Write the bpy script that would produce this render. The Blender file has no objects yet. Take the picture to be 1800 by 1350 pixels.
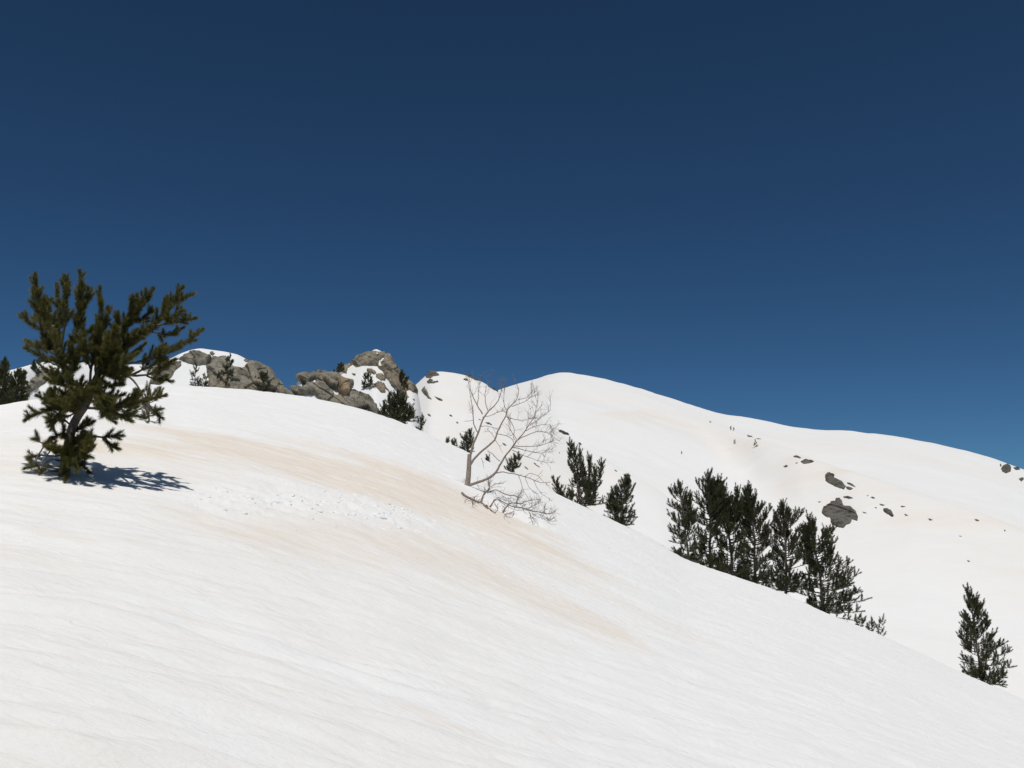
import bpy, math, random
import numpy as np
import time
import mathutils
T0 = time.time()
from math import radians

# ------------------------------------------------------------------ camera
SC = bpy.context.scene
EYE = 1.6
F = 1766.0                     # focal length in pixels of the 1800 x 1350 frame
PITCH = radians(10.0)
cam_d = bpy.data.cameras.new('camera')
cam = bpy.data.objects.new('camera', cam_d)
SC.collection.objects.link(cam)
cam.location = (0, 0, EYE)
cam.rotation_euler = (math.pi / 2 + PITCH, 0, 0)
cam_d.sensor_width = 36.0
cam_d.lens = 36.0 * F / 1800.0
cam_d.clip_start = 0.05
cam_d.clip_end = 6000
SC.camera = cam

# ------------------------------------------------------------------ light
SUN_EL = radians(69)
SHADOW_AZ = radians(-14)        # shadows fall away from the camera, a little to the right (+Y towards +X)
world = bpy.data.worlds.new('World')
SC.world = world
world.use_nodes = True
wn, wl = world.node_tree.nodes, world.node_tree.links
wn.clear()
sky = wn.new('ShaderNodeTexSky')
sky.sky_type = 'NISHITA'
sky.sun_disc = False
sky.sun_elevation = SUN_EL
sky.sun_rotation = SHADOW_AZ + math.pi
sky.altitude = 2600
sky.air_density = 0.74
sky.dust_density = 4.0
sky.ozone_density = 10.0
bg = wn.new('ShaderNodeBackground')
bg.inputs['Strength'].default_value = 0.05
wo = wn.new('ShaderNodeOutputWorld')
tint = wn.new('ShaderNodeMix')          # the camera's cool daylight white balance
tint.data_type = 'RGBA'
tint.blend_type = 'MULTIPLY'
tint.inputs[0].default_value = 1.0
tint.inputs[7].default_value = (0.98, 1.03, 0.808, 1)
wl.new(sky.outputs[0], tint.inputs[6])
gam = wn.new('ShaderNodeGamma')
gam.inputs[1].default_value = 1.4
wl.new(tint.outputs[2], gam.inputs[0])
wl.new(gam.outputs[0], bg.inputs[0])
wl.new(bg.outputs[0], wo.inputs[0])
sun_d = bpy.data.lights.new('sun', 'SUN')
sun_d.energy = 3.75
sun_d.angle = radians(0.55)
sun_d.color = (1.0, 0.965, 0.91)
sun = bpy.data.objects.new('sun', sun_d)
SC.collection.objects.link(sun)
sun.rotation_euler = (math.pi / 2 - SUN_EL, 0, -SHADOW_AZ)
SC.view_settings.view_transform = 'Standard'
SC.view_settings.look = 'None'
SC.view_settings.gamma = 1.0
SC.view_settings.exposure = -0.25
SC.view_settings.use_curve_mapping = False

# ------------------------------------------------------------------ helpers
COL = SC.collection


def mesh_obj(name, verts, faces, mat, parent=None, smooth=True, attrs=None):
    verts = np.asarray(verts, dtype=np.float32)
    faces = np.asarray(faces, dtype=np.int32)
    me = bpy.data.meshes.new(name)
    nf, k = faces.shape
    me.vertices.add(len(verts))
    me.vertices.foreach_set('co', verts.ravel())
    me.loops.add(nf * k)
    me.loops.foreach_set('vertex_index', faces.ravel())
    me.polygons.add(nf)
    me.polygons.foreach_set('loop_start', np.arange(0, nf * k, k, dtype=np.int32))
    me.polygons.foreach_set('loop_total', np.full(nf, k, dtype=np.int32))
    me.polygons.foreach_set('use_smooth', np.full(nf, smooth, dtype=bool))
    me.update(calc_edges=True)
    if attrs:
        for an, av in attrs.items():
            a = me.attributes.new(an, 'FLOAT', 'POINT')
            a.data.foreach_set('value', np.asarray(av, dtype=np.float32))
    me.materials.append(mat)
    o = bpy.data.objects.new(name, me)
    COL.objects.link(o)
    if parent is not None:
        o.parent = parent
    return o


def empty(name, loc):
    o = bpy.data.objects.new(name, None)
    o.empty_display_size = 0.1
    COL.objects.link(o)
    o.location = loc
    return o


def tag(o, label, cat, group=None):
    o['label'] = label
    o['category'] = cat
    if group:
        o['group'] = group
    return o


def _hash(ix, iy, seed):
    n = (ix.astype(np.int64) * 374761393 + iy.astype(np.int64) * 668265263 + seed * 974634777) & 0x7fffffff
    n = ((n ^ (n >> 13)) * 1274126177) & 0x7fffffff
    n = ((n ^ (n >> 16)) * 69069 + 12345) & 0x7fffffff
    return ((n >> 7) & 0xffff) / 65535.0


def vnoise(x, y, seed=0):
    x = np.asarray(x, float)
    y = np.asarray(y, float)
    ix = np.floor(x)
    iy = np.floor(y)
    fx, fy = x - ix, y - iy
    fx = fx * fx * fx * (fx * (fx * 6 - 15) + 10)
    fy = fy * fy * fy * (fy * (fy * 6 - 15) + 10)
    a = _hash(ix, iy, seed)
    b = _hash(ix + 1, iy, seed)
    c = _hash(ix, iy + 1, seed)
    d = _hash(ix + 1, iy + 1, seed)
    return (a * (1 - fx) + b * fx) * (1 - fy) + (c * (1 - fx) + d * fx) * fy - 0.5


def fbm(x, y, oct=4, seed=0, gain=0.5):
    s = 0.0
    amp = 1.0
    f = 1.0
    for i in range(oct):
        s = s + amp * vnoise(x * f + 17.3 * i, y * f - 9.1 * i, seed + i)
        amp *= gain
        f *= 2.03
    return s


def ray(u, v):
    """pixel of the 1800 x 1350 frame -> horizontal azimuth, tangent of elevation"""
    u = np.asarray(u, float)
    v = np.asarray(v, float)
    dx = (u - 900.0) / F
    dy = (675.0 - v) / F
    X = dx
    Y = math.cos(PITCH) - dy * math.sin(PITCH)
    Z = math.sin(PITCH) + dy * math.cos(PITCH)
    return np.arctan2(X, Y), Z / np.hypot(X, Y)


# ------------------------------------------------------------------ terrain height
TH = np.radians(np.arange(-75, 75.01, 0.05))


def profile(pts, sigma_deg):
    pts = np.array(pts, float)
    az, te = ray(pts[:, 0], pts[:, 1])
    o = np.argsort(az)
    t = np.interp(TH, az[o], te[o])
    r = np.interp(TH, az[o], pts[:, 2][o]) if pts.shape[1] > 2 else None
    n = int(sigma_deg / 0.05 * 3)
    k = np.exp(-0.5 * (np.arange(-n, n + 1) * 0.05 / sigma_deg) ** 2)
    k /= k.sum()

    def sm(a):
        return np.convolve(np.pad(a, n, mode='edge'), k, mode='valid')
    return sm(t), (None if r is None else sm(r))


GX, GY = -0.40, 0.25
CREST = [(-60, 722), (0, 713), (60, 702), (150, 690), (240, 681), (290, 681), (380, 684), (450, 689), (520, 697),
         (600, 712), (660, 728), (700, 741), (745, 761), (790, 783), (830, 801), (900, 834), (960, 863), (1040, 900),
         (1110, 933), (1160, 958), (1200, 983), (1270, 1008), (1340, 1031), (1400, 1054), (1450, 1077), (1500, 1098),
         (1550, 1118), (1640, 1160), (1700, 1189), (1760, 1213), (1800, 1229), (1900, 1272)]
_ct, _ = profile(CREST, 0.45)
_a = GX * np.sin(TH) + GY * np.cos(TH)
_k = _a - _ct
_w = np.clip((np.abs(np.degrees(TH)) - 27) / 12, 0, 1)
_w = _w * _w * (3 - 2 * _w)
KTAB = np.clip(_k, 0.06, 0.5) * (1 - _w) + 0.17 * _w


def wrap(az):
    return (az + math.pi) % (2 * math.pi) - math.pi


def near_height(x, y):
    r = np.hypot(x, y)
    az = np.arctan2(x, y)
    a = GX * np.sin(az) + GY * np.cos(az)
    k = np.interp(az, TH, KTAB)
    b = k * k / (4 * EYE)
    return a * r - b * r * r


# each far ridge: crest line in the frame with its real distance, front steepness, back steepness, crest rounding
RIDGES = [
    # left rocky knoll
    ([(-600, 760, 40), (-300, 690, 40), (-60, 660, 40), (0, 655, 40), (40, 645, 41), (70, 636, 42), (110, 634, 42), (200, 641, 44), (270, 640, 45),
      (300, 630, 45), (318, 621, 45), (335, 615, 45), (352, 612, 45), (372, 615, 45), (395, 618, 45), (418, 623, 45), (440, 635, 45),
      (462, 651, 45), (480, 668, 45), (500, 684, 45), (525, 706, 45), (560, 745, 45), (640, 840, 45), (800, 1100, 45), (1000, 1700, 45), (2600, 2600, 45)], 0.12, 1.25, 0.4, 0.35),
    # rock step right of it
    ([(300, 800, 56), (480, 735, 56), (505, 700, 56), (519, 683, 56), (525, 664, 56), (535, 657, 56), (575, 654, 56), (592, 657, 56), (606, 664, 56), (616, 676, 56),
      (632, 690, 56), (646, 704, 56), (660, 722, 56), (690, 755, 56), (740, 800, 56), (840, 1000, 56), (1000, 1700, 56), (2600, 2600, 56)], 0.10, 1.6, 0.5, 0.3),
    # rock peak
    ([(300, 790, 110), (480, 730, 110), (550, 690, 110), (575, 662, 110), (592, 650, 110), (603, 643, 110), (618, 635, 110), (634, 625, 110), (648, 618, 110),
      (661, 610, 110), (675, 618, 110), (686, 628, 110), (697, 641, 110), (706, 658, 110), (718, 667, 110), (729, 674, 110), (738, 700, 110), (745, 760, 110), (756, 900, 110), (800, 1700, 110), (2600, 2600, 110)], 0.10, 0.75, 0.6, 0.5),
    # snow ridge with rocky left corner
    ([(300, 800, 250), (600, 760, 250), (680, 720, 250), (720, 682, 250), (742, 664, 250), (757, 652, 250), (775, 651, 250), (800, 654, 250), (822, 660, 250), (850, 672, 250),
      (872, 686, 250), (900, 703, 250), (950, 737, 250), (1010, 776, 250), (1080, 815, 245), (1160, 862, 240), (1300, 960, 235), (1600, 1240, 230), (1800, 1700, 230), (2600, 2600, 230)], 0.16, 0.36, 0.3, 2.0),
    # lower spur of the mountain
    ([(600, 860, 390), (900, 812, 400), (1050, 764, 427), (1150, 737, 505), (1235, 748, 500), (1290, 761, 465), (1340, 776, 430), (1400, 795, 400), (1500, 827, 370), (1600, 860, 350),
      (1700, 895, 338), (1800, 931, 328), (2000, 1005, 320), (2500, 1200, 310)], 0.35, 0.34, 0.08, 3.0),
    # main dome and its long right shoulder
    ([(300, 820, 600), (600, 770, 600), (800, 712, 600), (872, 687, 600), (905, 675, 600), (940, 667, 600), (965, 659, 600), (985, 656, 600), (1005, 658, 600), (1050, 667, 600),
      (1110, 681, 600), (1200, 709, 605), (1280, 734, 610), (1340, 741, 615), (1440, 753, 620), (1490, 755, 620), (1580, 768, 620),
      (1650, 784, 620), (1750, 808, 620), (1800, 824, 620), (2000, 890, 620), (2500, 1080, 620)], 0.22, 0.13, 0.35, 8.0),
]
_RT = []
for pts, sg, qf, qb, c in RIDGES:
    t, r = profile(pts, sg)
    _RT.append((t, r, qf, qb, c))


def smax(a, b, k):
    h = np.clip(0.5 + 0.5 * (a - b) / k, 0, 1)
    return b * (1 - h) + a * h + k * h * (1 - h)


def far_height(x, y):
    r = np.hypot(x, y)
    az = np.clip(np.arctan2(x, y), TH[0], TH[-1])
    # valley floor falling to the right
    z = np.maximum(-22.0 - 0.55 * np.maximum(x, -20) - 0.03 * r, -170 + 0.02 * r)
    for i, (t, rc, qf, qb, c) in enumerate(_RT):
        te = np.interp(az, TH, t)
        R = np.interp(az, TH, rc)
        w = r - R
        q = np.where(w < 0, qf, qb)
        if i == 2:                          # the peak's right flank broadens as it runs back to the snow ridge
            c = c * np.clip(R / 110, 1, 3) ** 3.5
        g = np.sqrt((q * w) ** 2 + c * c) - c
        if i < 3:                           # the rocky knolls ease into a gentler snow apron below their faces
            lim = (3.2, 4.0, 13.0)[i]
            g = np.where((w < 0) & (g > lim), lim + (g - lim) * 0.35, g)
        zz = EYE + r * te - g
        z = smax(zz, z, (0.004, 0.004, 0.004, 0.035, 0.004, 0.012)[i] * r + 0.02)
    u = x / 60.0
    v = y / 60.0
    amp = np.clip((r - 60) / 150, 0, 1)
    z = z + amp * (2.4 * fbm(u, v, 3, 5) * np.clip(r / 400, 0, 1) + 0.55 * fbm(u * 6 + 0.8 * v * 6, v * 5, 3, 11))
    return z


_GA = np.radians(np.arange(-36, 36.001, 0.04))
_GL = np.arange(math.log(26), math.log(760), 0.004)
_gr, _ga = np.meshgrid(np.exp(_GL), _GA, indexing='ij')
_GZ = far_height(_gr * np.sin(_ga), _gr * np.cos(_ga))


def far_lookup(x, y):
    fa = np.clip((np.arctan2(x, y) - _GA[0]) / (_GA[1] - _GA[0]), 0, len(_GA) - 1.001)
    fr = np.clip((np.log(np.hypot(x, y)) - _GL[0]) / 0.004, 0, len(_GL) - 1.001)
    ia, ir = fa.astype(int), fr.astype(int)
    fa -= ia
    fr -= ir
    return (_GZ[ir, ia] * (1 - fa) + _GZ[ir, ia + 1] * fa) * (1 - fr) + (_GZ[ir + 1, ia] * (1 - fa) + _GZ[ir + 1, ia + 1] * fa) * fr


# ---- streaks of ochre dust and other stains: ground polylines (set out on the slope) with half widths in metres
def march(u, v, rmin, rmax, hf, n=900):
    az, te = ray(u, v)
    az = np.atleast_1d(az)
    te = np.atleast_1d(te)
    rs = np.exp(np.linspace(math.log(rmin), math.log(rmax), n))
    R, A = np.meshgrid(rs, az, indexing='ij')
    d = EYE + R * te[None, :] - hf(R * np.sin(A), R * np.cos(A))
    below = d < 0
    first = np.argmax(below, axis=0)
    hit = below.any(axis=0)
    j = np.where(hit, first, 0)
    j0 = np.clip(j - 1, 0, None)
    ii = np.arange(len(az))
    d0, d1 = d[j0, ii], d[j, ii]
    f = np.where(j > 0, d0 / np.maximum(d0 - d1, 1e-9), 0)
    rr = rs[j0] + (rs[j] - rs[j0]) * f
    # closest pass for rays over the crest
    cl = np.argmin(d / R, axis=0)
    rr = np.where(hit, rr, rs[cl])
    return rr * np.sin(az), rr * np.cos(az), EYE + rr * te, hit, rr


def ground_pt(u, v, rmin=1.6, rmax=40, hf=None):
    x, y, z, hit, r = march([u], [v], rmin, rmax, hf or near_height)
    return float(x[0]), float(y[0]), float(z[0])


def polyline_field(x, y, pts, hw):
    best = np.full(x.shape, 1e9)
    for (p, q, w0, w1) in zip(pts[:-1], pts[1:], hw[:-1], hw[1:]):
        dx, dy = q[0] - p[0], q[1] - p[1]
        t = np.clip(((x - p[0]) * dx + (y - p[1]) * dy) / (dx * dx + dy * dy + 1e-9), 0, 1)
        d = np.hypot(x - p[0] - t * dx, y - p[1] - t * dy) / (w0 + (w1 - w0) * t)
        best = np.minimum(best, d)
    return best


def gp_line(pix):
    return [ground_pt(a, b)[:2] for a, b in pix]


DUST_LINE = gp_line([(180, 792), (300, 788), (430, 798), (560, 826), (690, 858), (800, 880), (890, 940), (970, 1000), (1060, 1068)])
DUST_HW = [0.4, 0.65, 1.0, 1.1, 1.05, 0.95, 0.85, 0.75, 0.6]
DUST2 = gp_line([(440, 935), (640, 945), (800, 985), (930, 1040), (1040, 1095)])
DUST2_HW = [0.6, 0.85, 0.85, 0.7, 0.4]
RUBBLE = gp_line([(360, 893), (450, 888), (560, 885), (640, 893), (730, 912)])
RUBBLE_HW = [0.22, 0.38, 0.42, 0.4, 0.28]
SPOTS = [(ground_pt(u, v), a, b) for u, v, a, b in [(325, 1083, .16, .05), (385, 1098, .10, .03), (472, 1157, .07, .03), (765, 1262, .20, .05), (700, 1245, .08, .03),
                                                 (238, 962, .22, .06), (420, 948, .16, .05), (330, 946, .18, .04), (110, 956, .3, .06), (60, 905, .3, .06), (960, 1302, .07, .03)]]
BT = ground_pt(820, 860)       # foot of the bare tree
HOLLOW = [(ground_pt(853, 884), 0.26, 0.20, -0.10), (ground_pt(898, 905), 0.3, 0.22, -0.06)]


def micro(x, y):
    """wind ripples, the crusty edges and the churned patch of the near slope"""
    r = np.hypot(x, y)
    c, s = math.cos(0.36), math.sin(0.36)
    al = x * c + y * s
    ac = -x * s + y * c
    wob = 0.10 * fbm(al * 0.8, ac * 0.8, 2, 31)
    z = 0.026 * fbm(al * 0.55, (ac + wob) * 2.6, 3, 41)
    z += 0.017 * np.abs(fbm(al * 1.8, (ac + wob) * 10.0, 2, 51)) * 2
    z += 0.010 * fbm(al * 4.5, (ac + wob) * 24.0, 2, 61)
    z += 0.05 * fbm(x * 0.35, y * 0.35, 2, 71)
    fade = np.clip((34 - r) / 10, 0, 1)
    z *= fade * np.clip(r / 3.0, 0.25, 1)
    d = polyline_field(x, y, RUBBLE, RUBBLE_HW)
    m = np.clip(1.25 - d, 0, 1)
    lump = np.clip(fbm(x * 7, y * 9, 3, 81) + 0.15, 0, 1)
    z += m * (0.018 * lump + 0.005 + 0.012 * fbm(x * 22, y * 22, 2, 83))
    for p, a, b, h in HOLLOW:
        z += h * np.exp(-((x - p[0]) / a) ** 2 - ((y - p[1]) / b) ** 2)
    return z


def near_full(x, y):
    return near_height(x, y) + micro(x, y)


# ------------------------------------------------------------------ materials
def new_mat(name):
    m = bpy.data.materials.new(name)
    m.use_nodes = True
    nt = m.node_tree
    b = nt.nodes['Principled BSDF']
    return m, nt, b


def nd(nt, kind, **kw):
    n = nt.nodes.new(kind)
    for k, v in kw.items():
        if k in n.bl_rna.properties:
            setattr(n, k, v)
        else:
            n.inputs[k].default_value = v
    return n


def ramp(nt, src, stops):
    n = nt.nodes.new('ShaderNodeValToRGB')
    e = n.color_ramp.elements
    while len(e) < len(stops):
        e.new(0.5)
    for i, (p, c) in enumerate(stops):
        e[i].position = p
        e[i].color = (c, c, c, 1) if isinstance(c, (int, float)) else (*c, 1)
    nt.links.new(src, n.inputs[0])
    return n


def mixc(nt, fac, a, b):
    n = nt.nodes.new('ShaderNodeMix')
    n.data_type = 'RGBA'
    for sock, val in ((n.inputs[0], fac), (n.inputs[6], a), (n.inputs[7], b)):
        if isinstance(val, bpy.types.NodeSocket):
            nt.links.new(val, sock)
        elif isinstance(val, tuple):
            sock.default_value = (*val, 1)
        else:
            sock.default_value = val
    return n.outputs[2]


def math_n(nt, op, a, b=None):
    n = nt.nodes.new('ShaderNodeMath')
    n.operation = op
    for s, v in ((n.inputs[0], a), (n.inputs[1], b)):
        if v is None:
            continue
        if isinstance(v, bpy.types.NodeSocket):
            nt.links.new(v, s)
        else:
            s.default_value = v
    return n.outputs[0]


CLEAN = (0.885, 0.88, 0.872)
DUSTC = (0.80, 0.685, 0.56)


def snow_material(name, near):
    m, nt, b = new_mat(name)
    geo = nd(nt, 'ShaderNodeNewGeometry')
    at = nd(nt, 'ShaderNodeAttribute', attribute_name='dust')
    mp = nd(nt, 'ShaderNodeMapping')
    mp.inputs['Rotation'].default_value = (0, 0, -0.36)
    mp.inputs['Scale'].default_value = (1.0, 5.0, 1.0) if near else (0.02, 0.05, 0.03)
    nt.links.new(geo.outputs['Position'], mp.inputs[0])
    n1 = nd(nt, 'ShaderNodeTexNoise', Scale=2.2, Detail=6.0, Roughness=0.62)
    nt.links.new(mp.outputs[0], n1.inputs['Vector'])
    r1 = ramp(nt, n1.outputs['Fac'], [(0.30, 0.35), (0.68, 1.0)])
    f = math_n(nt, 'MULTIPLY', at.outputs['Fac'], r1.outputs[0])
    col = mixc(nt, f, CLEAN if near else (0.815, 0.812, 0.805), DUSTC)
    # fine grey grit
    n2 = nd(nt, 'ShaderNodeTexNoise', Scale=9.0 if near else 3.0, Detail=5.0)
    nt.links.new(mp.outputs[0], n2.inputs['Vector'])
    r2 = ramp(nt, n2.outputs['Fac'], [(0.35, 0.0), (0.75, 1.0)])
    f2 = math_n(nt, 'MULTIPLY', r2.outputs[0], 0.22 if near else 0.10)
    col = mixc(nt, f2, col, (0.80, 0.77, 0.73))
    nt.links.new(col, b.inputs['Base Color'])
    b.inputs['Roughness'].default_value = 0.72
    b.inputs['Specular IOR Level'].default_value = 0.25
    if near:
        b1 = nd(nt, 'ShaderNodeTexNoise', Scale=6.0, Detail=7.0, Roughness=0.65)
        nt.links.new(mp.outputs[0], b1.inputs['Vector'])
        b2 = nd(nt, 'ShaderNodeTexNoise', Scale=38.0, Detail=6.0, Roughness=0.7)
        nt.links.new(geo.outputs['Position'], b2.inputs['Vector'])
        bp = nd(nt, 'ShaderNodeBump', Strength=0.8, Distance=0.016)
        nt.links.new(b1.outputs['Fac'], bp.inputs['Height'])
        bq = nd(nt, 'ShaderNodeBump', Strength=0.5, Distance=0.008)
        nt.links.new(b2.outputs['Fac'], bq.inputs['Height'])
        nt.links.new(bp.outputs[0], bq.inputs['Normal'])
        nt.links.new(bq.outputs[0], b.inputs['Normal'])
    else:
        b1 = nd(nt, 'ShaderNodeTexNoise', Scale=6.0, Detail=6.0)
        nt.links.new(mp.outputs[0], b1.inputs['Vector'])
        bp = nd(nt, 'ShaderNodeBump', Strength=0.25, Distance=1.0)
        nt.links.new(b1.outputs['Fac'], bp.inputs['Height'])
        nt.links.new(bp.outputs[0], b.inputs['Normal'])
    return m


def rock_material(name, base, dark, warm, scale, moss=0.3):
    m, nt, b = new_mat(name)
    geo = nd(nt, 'ShaderNodeNewGeometry')
    mp = nd(nt, 'ShaderNodeMapping')
    mp.inputs['Scale'].default_value = (scale, scale, scale * 0.8)
    nt.links.new(geo.outputs['Position'], mp.inputs[0])
    n1 = nd(nt, 'ShaderNodeTexNoise', Scale=1.1, Detail=8.0, Roughness=0.65)
    n2 = nd(nt, 'ShaderNodeTexNoise', Scale=0.55, Detail=5.0, Roughness=0.6)
    n3 = nd(nt, 'ShaderNodeTexNoise', Scale=4.5, Detail=6.0, Roughness=0.7)
    vo = nd(nt, 'ShaderNodeTexVoronoi', Scale=1.6, feature='DISTANCE_TO_EDGE')
    for n in (n1, n2, n3, vo):
        nt.links.new(mp.outputs[0], n.inputs['Vector'])
    r1 = ramp(nt, n1.outputs['Fac'], [(0.38, dark), (0.52, base), (0.68, tuple(min(1, c * 1.35) for c in base))])
    r2 = ramp(nt, n2.outputs['Fac'], [(0.52, 0.0), (0.70, 1.0)])
    col = mixc(nt, math_n(nt, 'MULTIPLY', r2.outputs[0], 0.6), r1.outputs[0], warm)
    r3 = ramp(nt, n3.outputs['Fac'], [(0.5, 0.0), (0.72, 1.0)])
    col = mixc(nt, math_n(nt, 'MULTIPLY', r3.outputs[0], moss), col, (0.10, 0.105, 0.06))
    rv = ramp(nt, vo.outputs['Distance'], [(0.0, 1.0), (0.06, 0.0)])
    col = mixc(nt, math_n(nt, 'MULTIPLY', rv.outputs[0], 0.6), col, dark)
    nt.links.new(col, b.inputs['Base Color'])
    b.inputs['Roughness'].default_value = 0.9
    b.inputs['Specular IOR Level'].default_value = 0.15
    bp = nd(nt, 'ShaderNodeBump', Strength=0.8, Distance=0.25 / scale)
    nt.links.new(n1.outputs['Fac'], bp.inputs['Height'])
    nt.links.new(bp.outputs[0], b.inputs['Normal'])
    return m


def needle_material(name, c0, c1, c2):
    m, nt, b = new_mat(name)
    at = nd(nt, 'ShaderNodeAttribute', attribute_name='tone')
    r = ramp(nt, at.outputs['Fac'], [(0.0, c0), (0.55, c1), (1.0, c2)])
    nt.links.new(r.outputs[0], b.inputs['Base Color'])
    b.inputs['Roughness'].default_value = 0.55
    b.inputs['Specular IOR Level'].default_value = 0.3
    tr = nd(nt, 'ShaderNodeBsdfTranslucent')
    nt.links.new(r.outputs[0], tr.inputs['Color'])
    mx = nd(nt, 'ShaderNodeMixShader')
    mx.inputs[0].default_value = 0.4
    nt.links.new(b.outputs[0], mx.inputs[1])
    nt.links.new(tr.outputs[0], mx.inputs[2])
    nt.links.new(mx.outputs[0], nt.nodes['Material Output'].inputs['Surface'])
    return m


def bark_material(name, c0, c1):
    m, nt, b = new_mat(name)
    geo = nd(nt, 'ShaderNodeNewGeometry')
    n = nd(nt, 'ShaderNodeTexNoise', Scale=45.0, Detail=5.0)
    nt.links.new(geo.outputs['Position'], n.inputs['Vector'])
    r = ramp(nt, n.outputs['Fac'], [(0.3, c0), (0.7, c1)])
    nt.links.new(r.outputs[0], b.inputs['Base Color'])
    b.inputs['Roughness'].default_value = 0.85
    b.inputs['Specular IOR Level'].default_value = 0.2
    bp = nd(nt, 'ShaderNodeBump', Strength=0.6, Distance=0.004)
    nt.links.new(n.outputs['Fac'], bp.inputs['Height'])
    nt.links.new(bp.outputs[0], b.inputs['Normal'])
    return m


M_SNOW = snow_material('near_snow', True)
M_FSNOW = snow_material('far_snow', False)
M_ROCK_A = rock_material('knoll_rock', (0.25, 0.23, 0.185), (0.11, 0.10, 0.082), (0.27, 0.20, 0.13), 1.7, 0.55)
M_ROCK_C = rock_material('peak_rock', (0.26, 0.225, 0.17), (0.10, 0.09, 0.072), (0.30, 0.205, 0.125), 0.7, 0.55)
M_ROCK_O = rock_material('ochre_rock', (0.30, 0.225, 0.15), (0.14, 0.11, 0.08), (0.36, 0.22, 0.10), 1.2, 0.25)
M_ROCK_F = rock_material('far_rock', (0.145, 0.135, 0.118), (0.06, 0.056, 0.05), (0.13, 0.105, 0.075), 0.4, 0.4)
M_NEEDLE = needle_material('near_needles', (0.060, 0.066, 0.020), (0.135, 0.138, 0.038), (0.28, 0.215, 0.075))
M_NEEDLE_F = needle_material('far_needles', (0.036, 0.045, 0.022), (0.085, 0.096, 0.042), (0.16, 0.155, 0.07))
M_BARK = bark_material('pine_bark', (0.10, 0.085, 0.07), (0.22, 0.19, 0.16))
M_BARE = bark_material('smooth_bark', (0.24, 0.19, 0.155), (0.38, 0.31, 0.26))
M_BARE2 = bark_material('dark_twig_bark', (0.19, 0.15, 0.125), (0.30, 0.24, 0.20))


# ------------------------------------------------------------------ snow ground sheets
def polar_sheet(azs, rs, hf, closed):
    n, m = len(rs), len(azs)
    R, A = np.meshgrid(rs, azs, indexing='ij')
    x, y = R * np.sin(A), R * np.cos(A)
    z = hf(x, y)
    v = np.stack([x.ravel(), y.ravel(), z.ravel()], 1)
    i = np.arange(n - 1)[:, None] * m
    if closed:
        j = np.arange(m)[None, :]
        jn = (j + 1) % m
    else:
        j = np.arange(m - 1)[None, :]
        jn = j + 1
    q = np.stack([(i + j).ravel(), (i + jn).ravel(), (i + m + jn).ravel(), (i + m + j).ravel()], 1)
    return v, q[:, ::-1]


def near_dust(x, y):
    r = np.hypot(x, y)
    d = polyline_field(x, y, DUST_LINE, DUST_HW) + 1.0 * fbm(x * 0.7, y * 2.4, 4, 91)
    f = np.clip((1.25 - d) / 0.9, 0, 1) * 0.98
    xe, ye = DUST_LINE[-1]
    f = f * np.clip(np.hypot(x - xe, y - ye) / 1.6, 0.1, 1)
    d = polyline_field(x, y, DUST2, DUST2_HW) + 0.7 * fbm(x * 2.1, y * 3.2, 3, 92)
    f = np.maximum(f, np.clip((1.2 - d) / 0.9, 0, 1) * 0.66)
    for (p, a, b) in SPOTS:
        dd = np.hypot((x - p[0]) / a, (y - p[1]) / b) + 0.8 * fbm(x * 14, y * 20, 2, 93)
        f = np.maximum(f, np.clip((1.2 - dd) / 0.9, 0, 1) * 0.42)
    # thin veil on the left half of the near slope
    veil = np.clip((0.9 - x - 0.02 * y) / 1.6, 0, 1) * np.clip((9 - y) / 2, 0, 1)
    f = np.maximum(f, veil * (0.20 + 0.28 * fbm(x * 0.9, y * 2.5, 3, 94)))
    veil2 = np.clip((24 - r) / 6, 0, 1) * 0.06
    f = np.maximum(f, veil2)
    m = np.clip(1.3 - polyline_field(x, y, RUBBLE, RUBBLE_HW), 0, 1)
    f = f * (1 - 0.5 * m)
    return np.clip(f, 0, 1)


dense = np.arange(-33, 33.001, 0.092)
coarse = np.concatenate([np.arange(35, 180, 3.0), np.arange(180, 325.1, 3.0)])
azs = np.radians(np.concatenate([dense, coarse]))
rs = np.concatenate([[0.02, 0.3, 0.7, 1.1, 1.5], np.exp(np.arange(math.log(1.7), math.log(30), 0.0050)), np.exp(np.arange(math.log(30.3), math.log(75), 0.03))])
v, q = polar_sheet(azs, rs, near_full, True)
ground = mesh_obj('snow_slope', v, q, M_SNOW, attrs={'dust': near_dust(v[:, 0], v[:, 1])})
ground['kind'] = 'structure'


def far_dust(x, y):
    r = np.hypot(x, y)
    az = np.arctan2(x, y)
    f = np.full(x.shape, 0.05)
    # slope below the snow ridge and lower spur carries most of the ochre dust
    n = fbm(x / 40, y / 14, 4, 101)
    t, rc = np.interp(az, TH, _RT[3][0]), np.interp(az, TH, _RT[3][1])
    on_d = np.clip((r - 90) / 30, 0, 1) * np.clip((rc + 10 - r) / 20, 0, 1) * np.clip((math.radians(7) - az) / 0.05, 0, 1)
    f = np.maximum(f, on_d * (0.42 + 0.55 * n))
    rs_ = np.interp(az, TH, _RT[4][1])
    below = (rs_ - r)
    on_e = np.clip(below / 2 + 1, 0, 1) * np.clip((85 - below) / 60, 0, 1) * np.clip((az - math.radians(3)) / 0.05, 0, 1)
    f = np.maximum(f, on_e * (0.40 + 0.5 * n))
    f = np.maximum(f, 0.10 + 0.25 * fbm(x / 90, y / 60, 3, 103))
    return np.clip(f, 0, 1)


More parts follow.
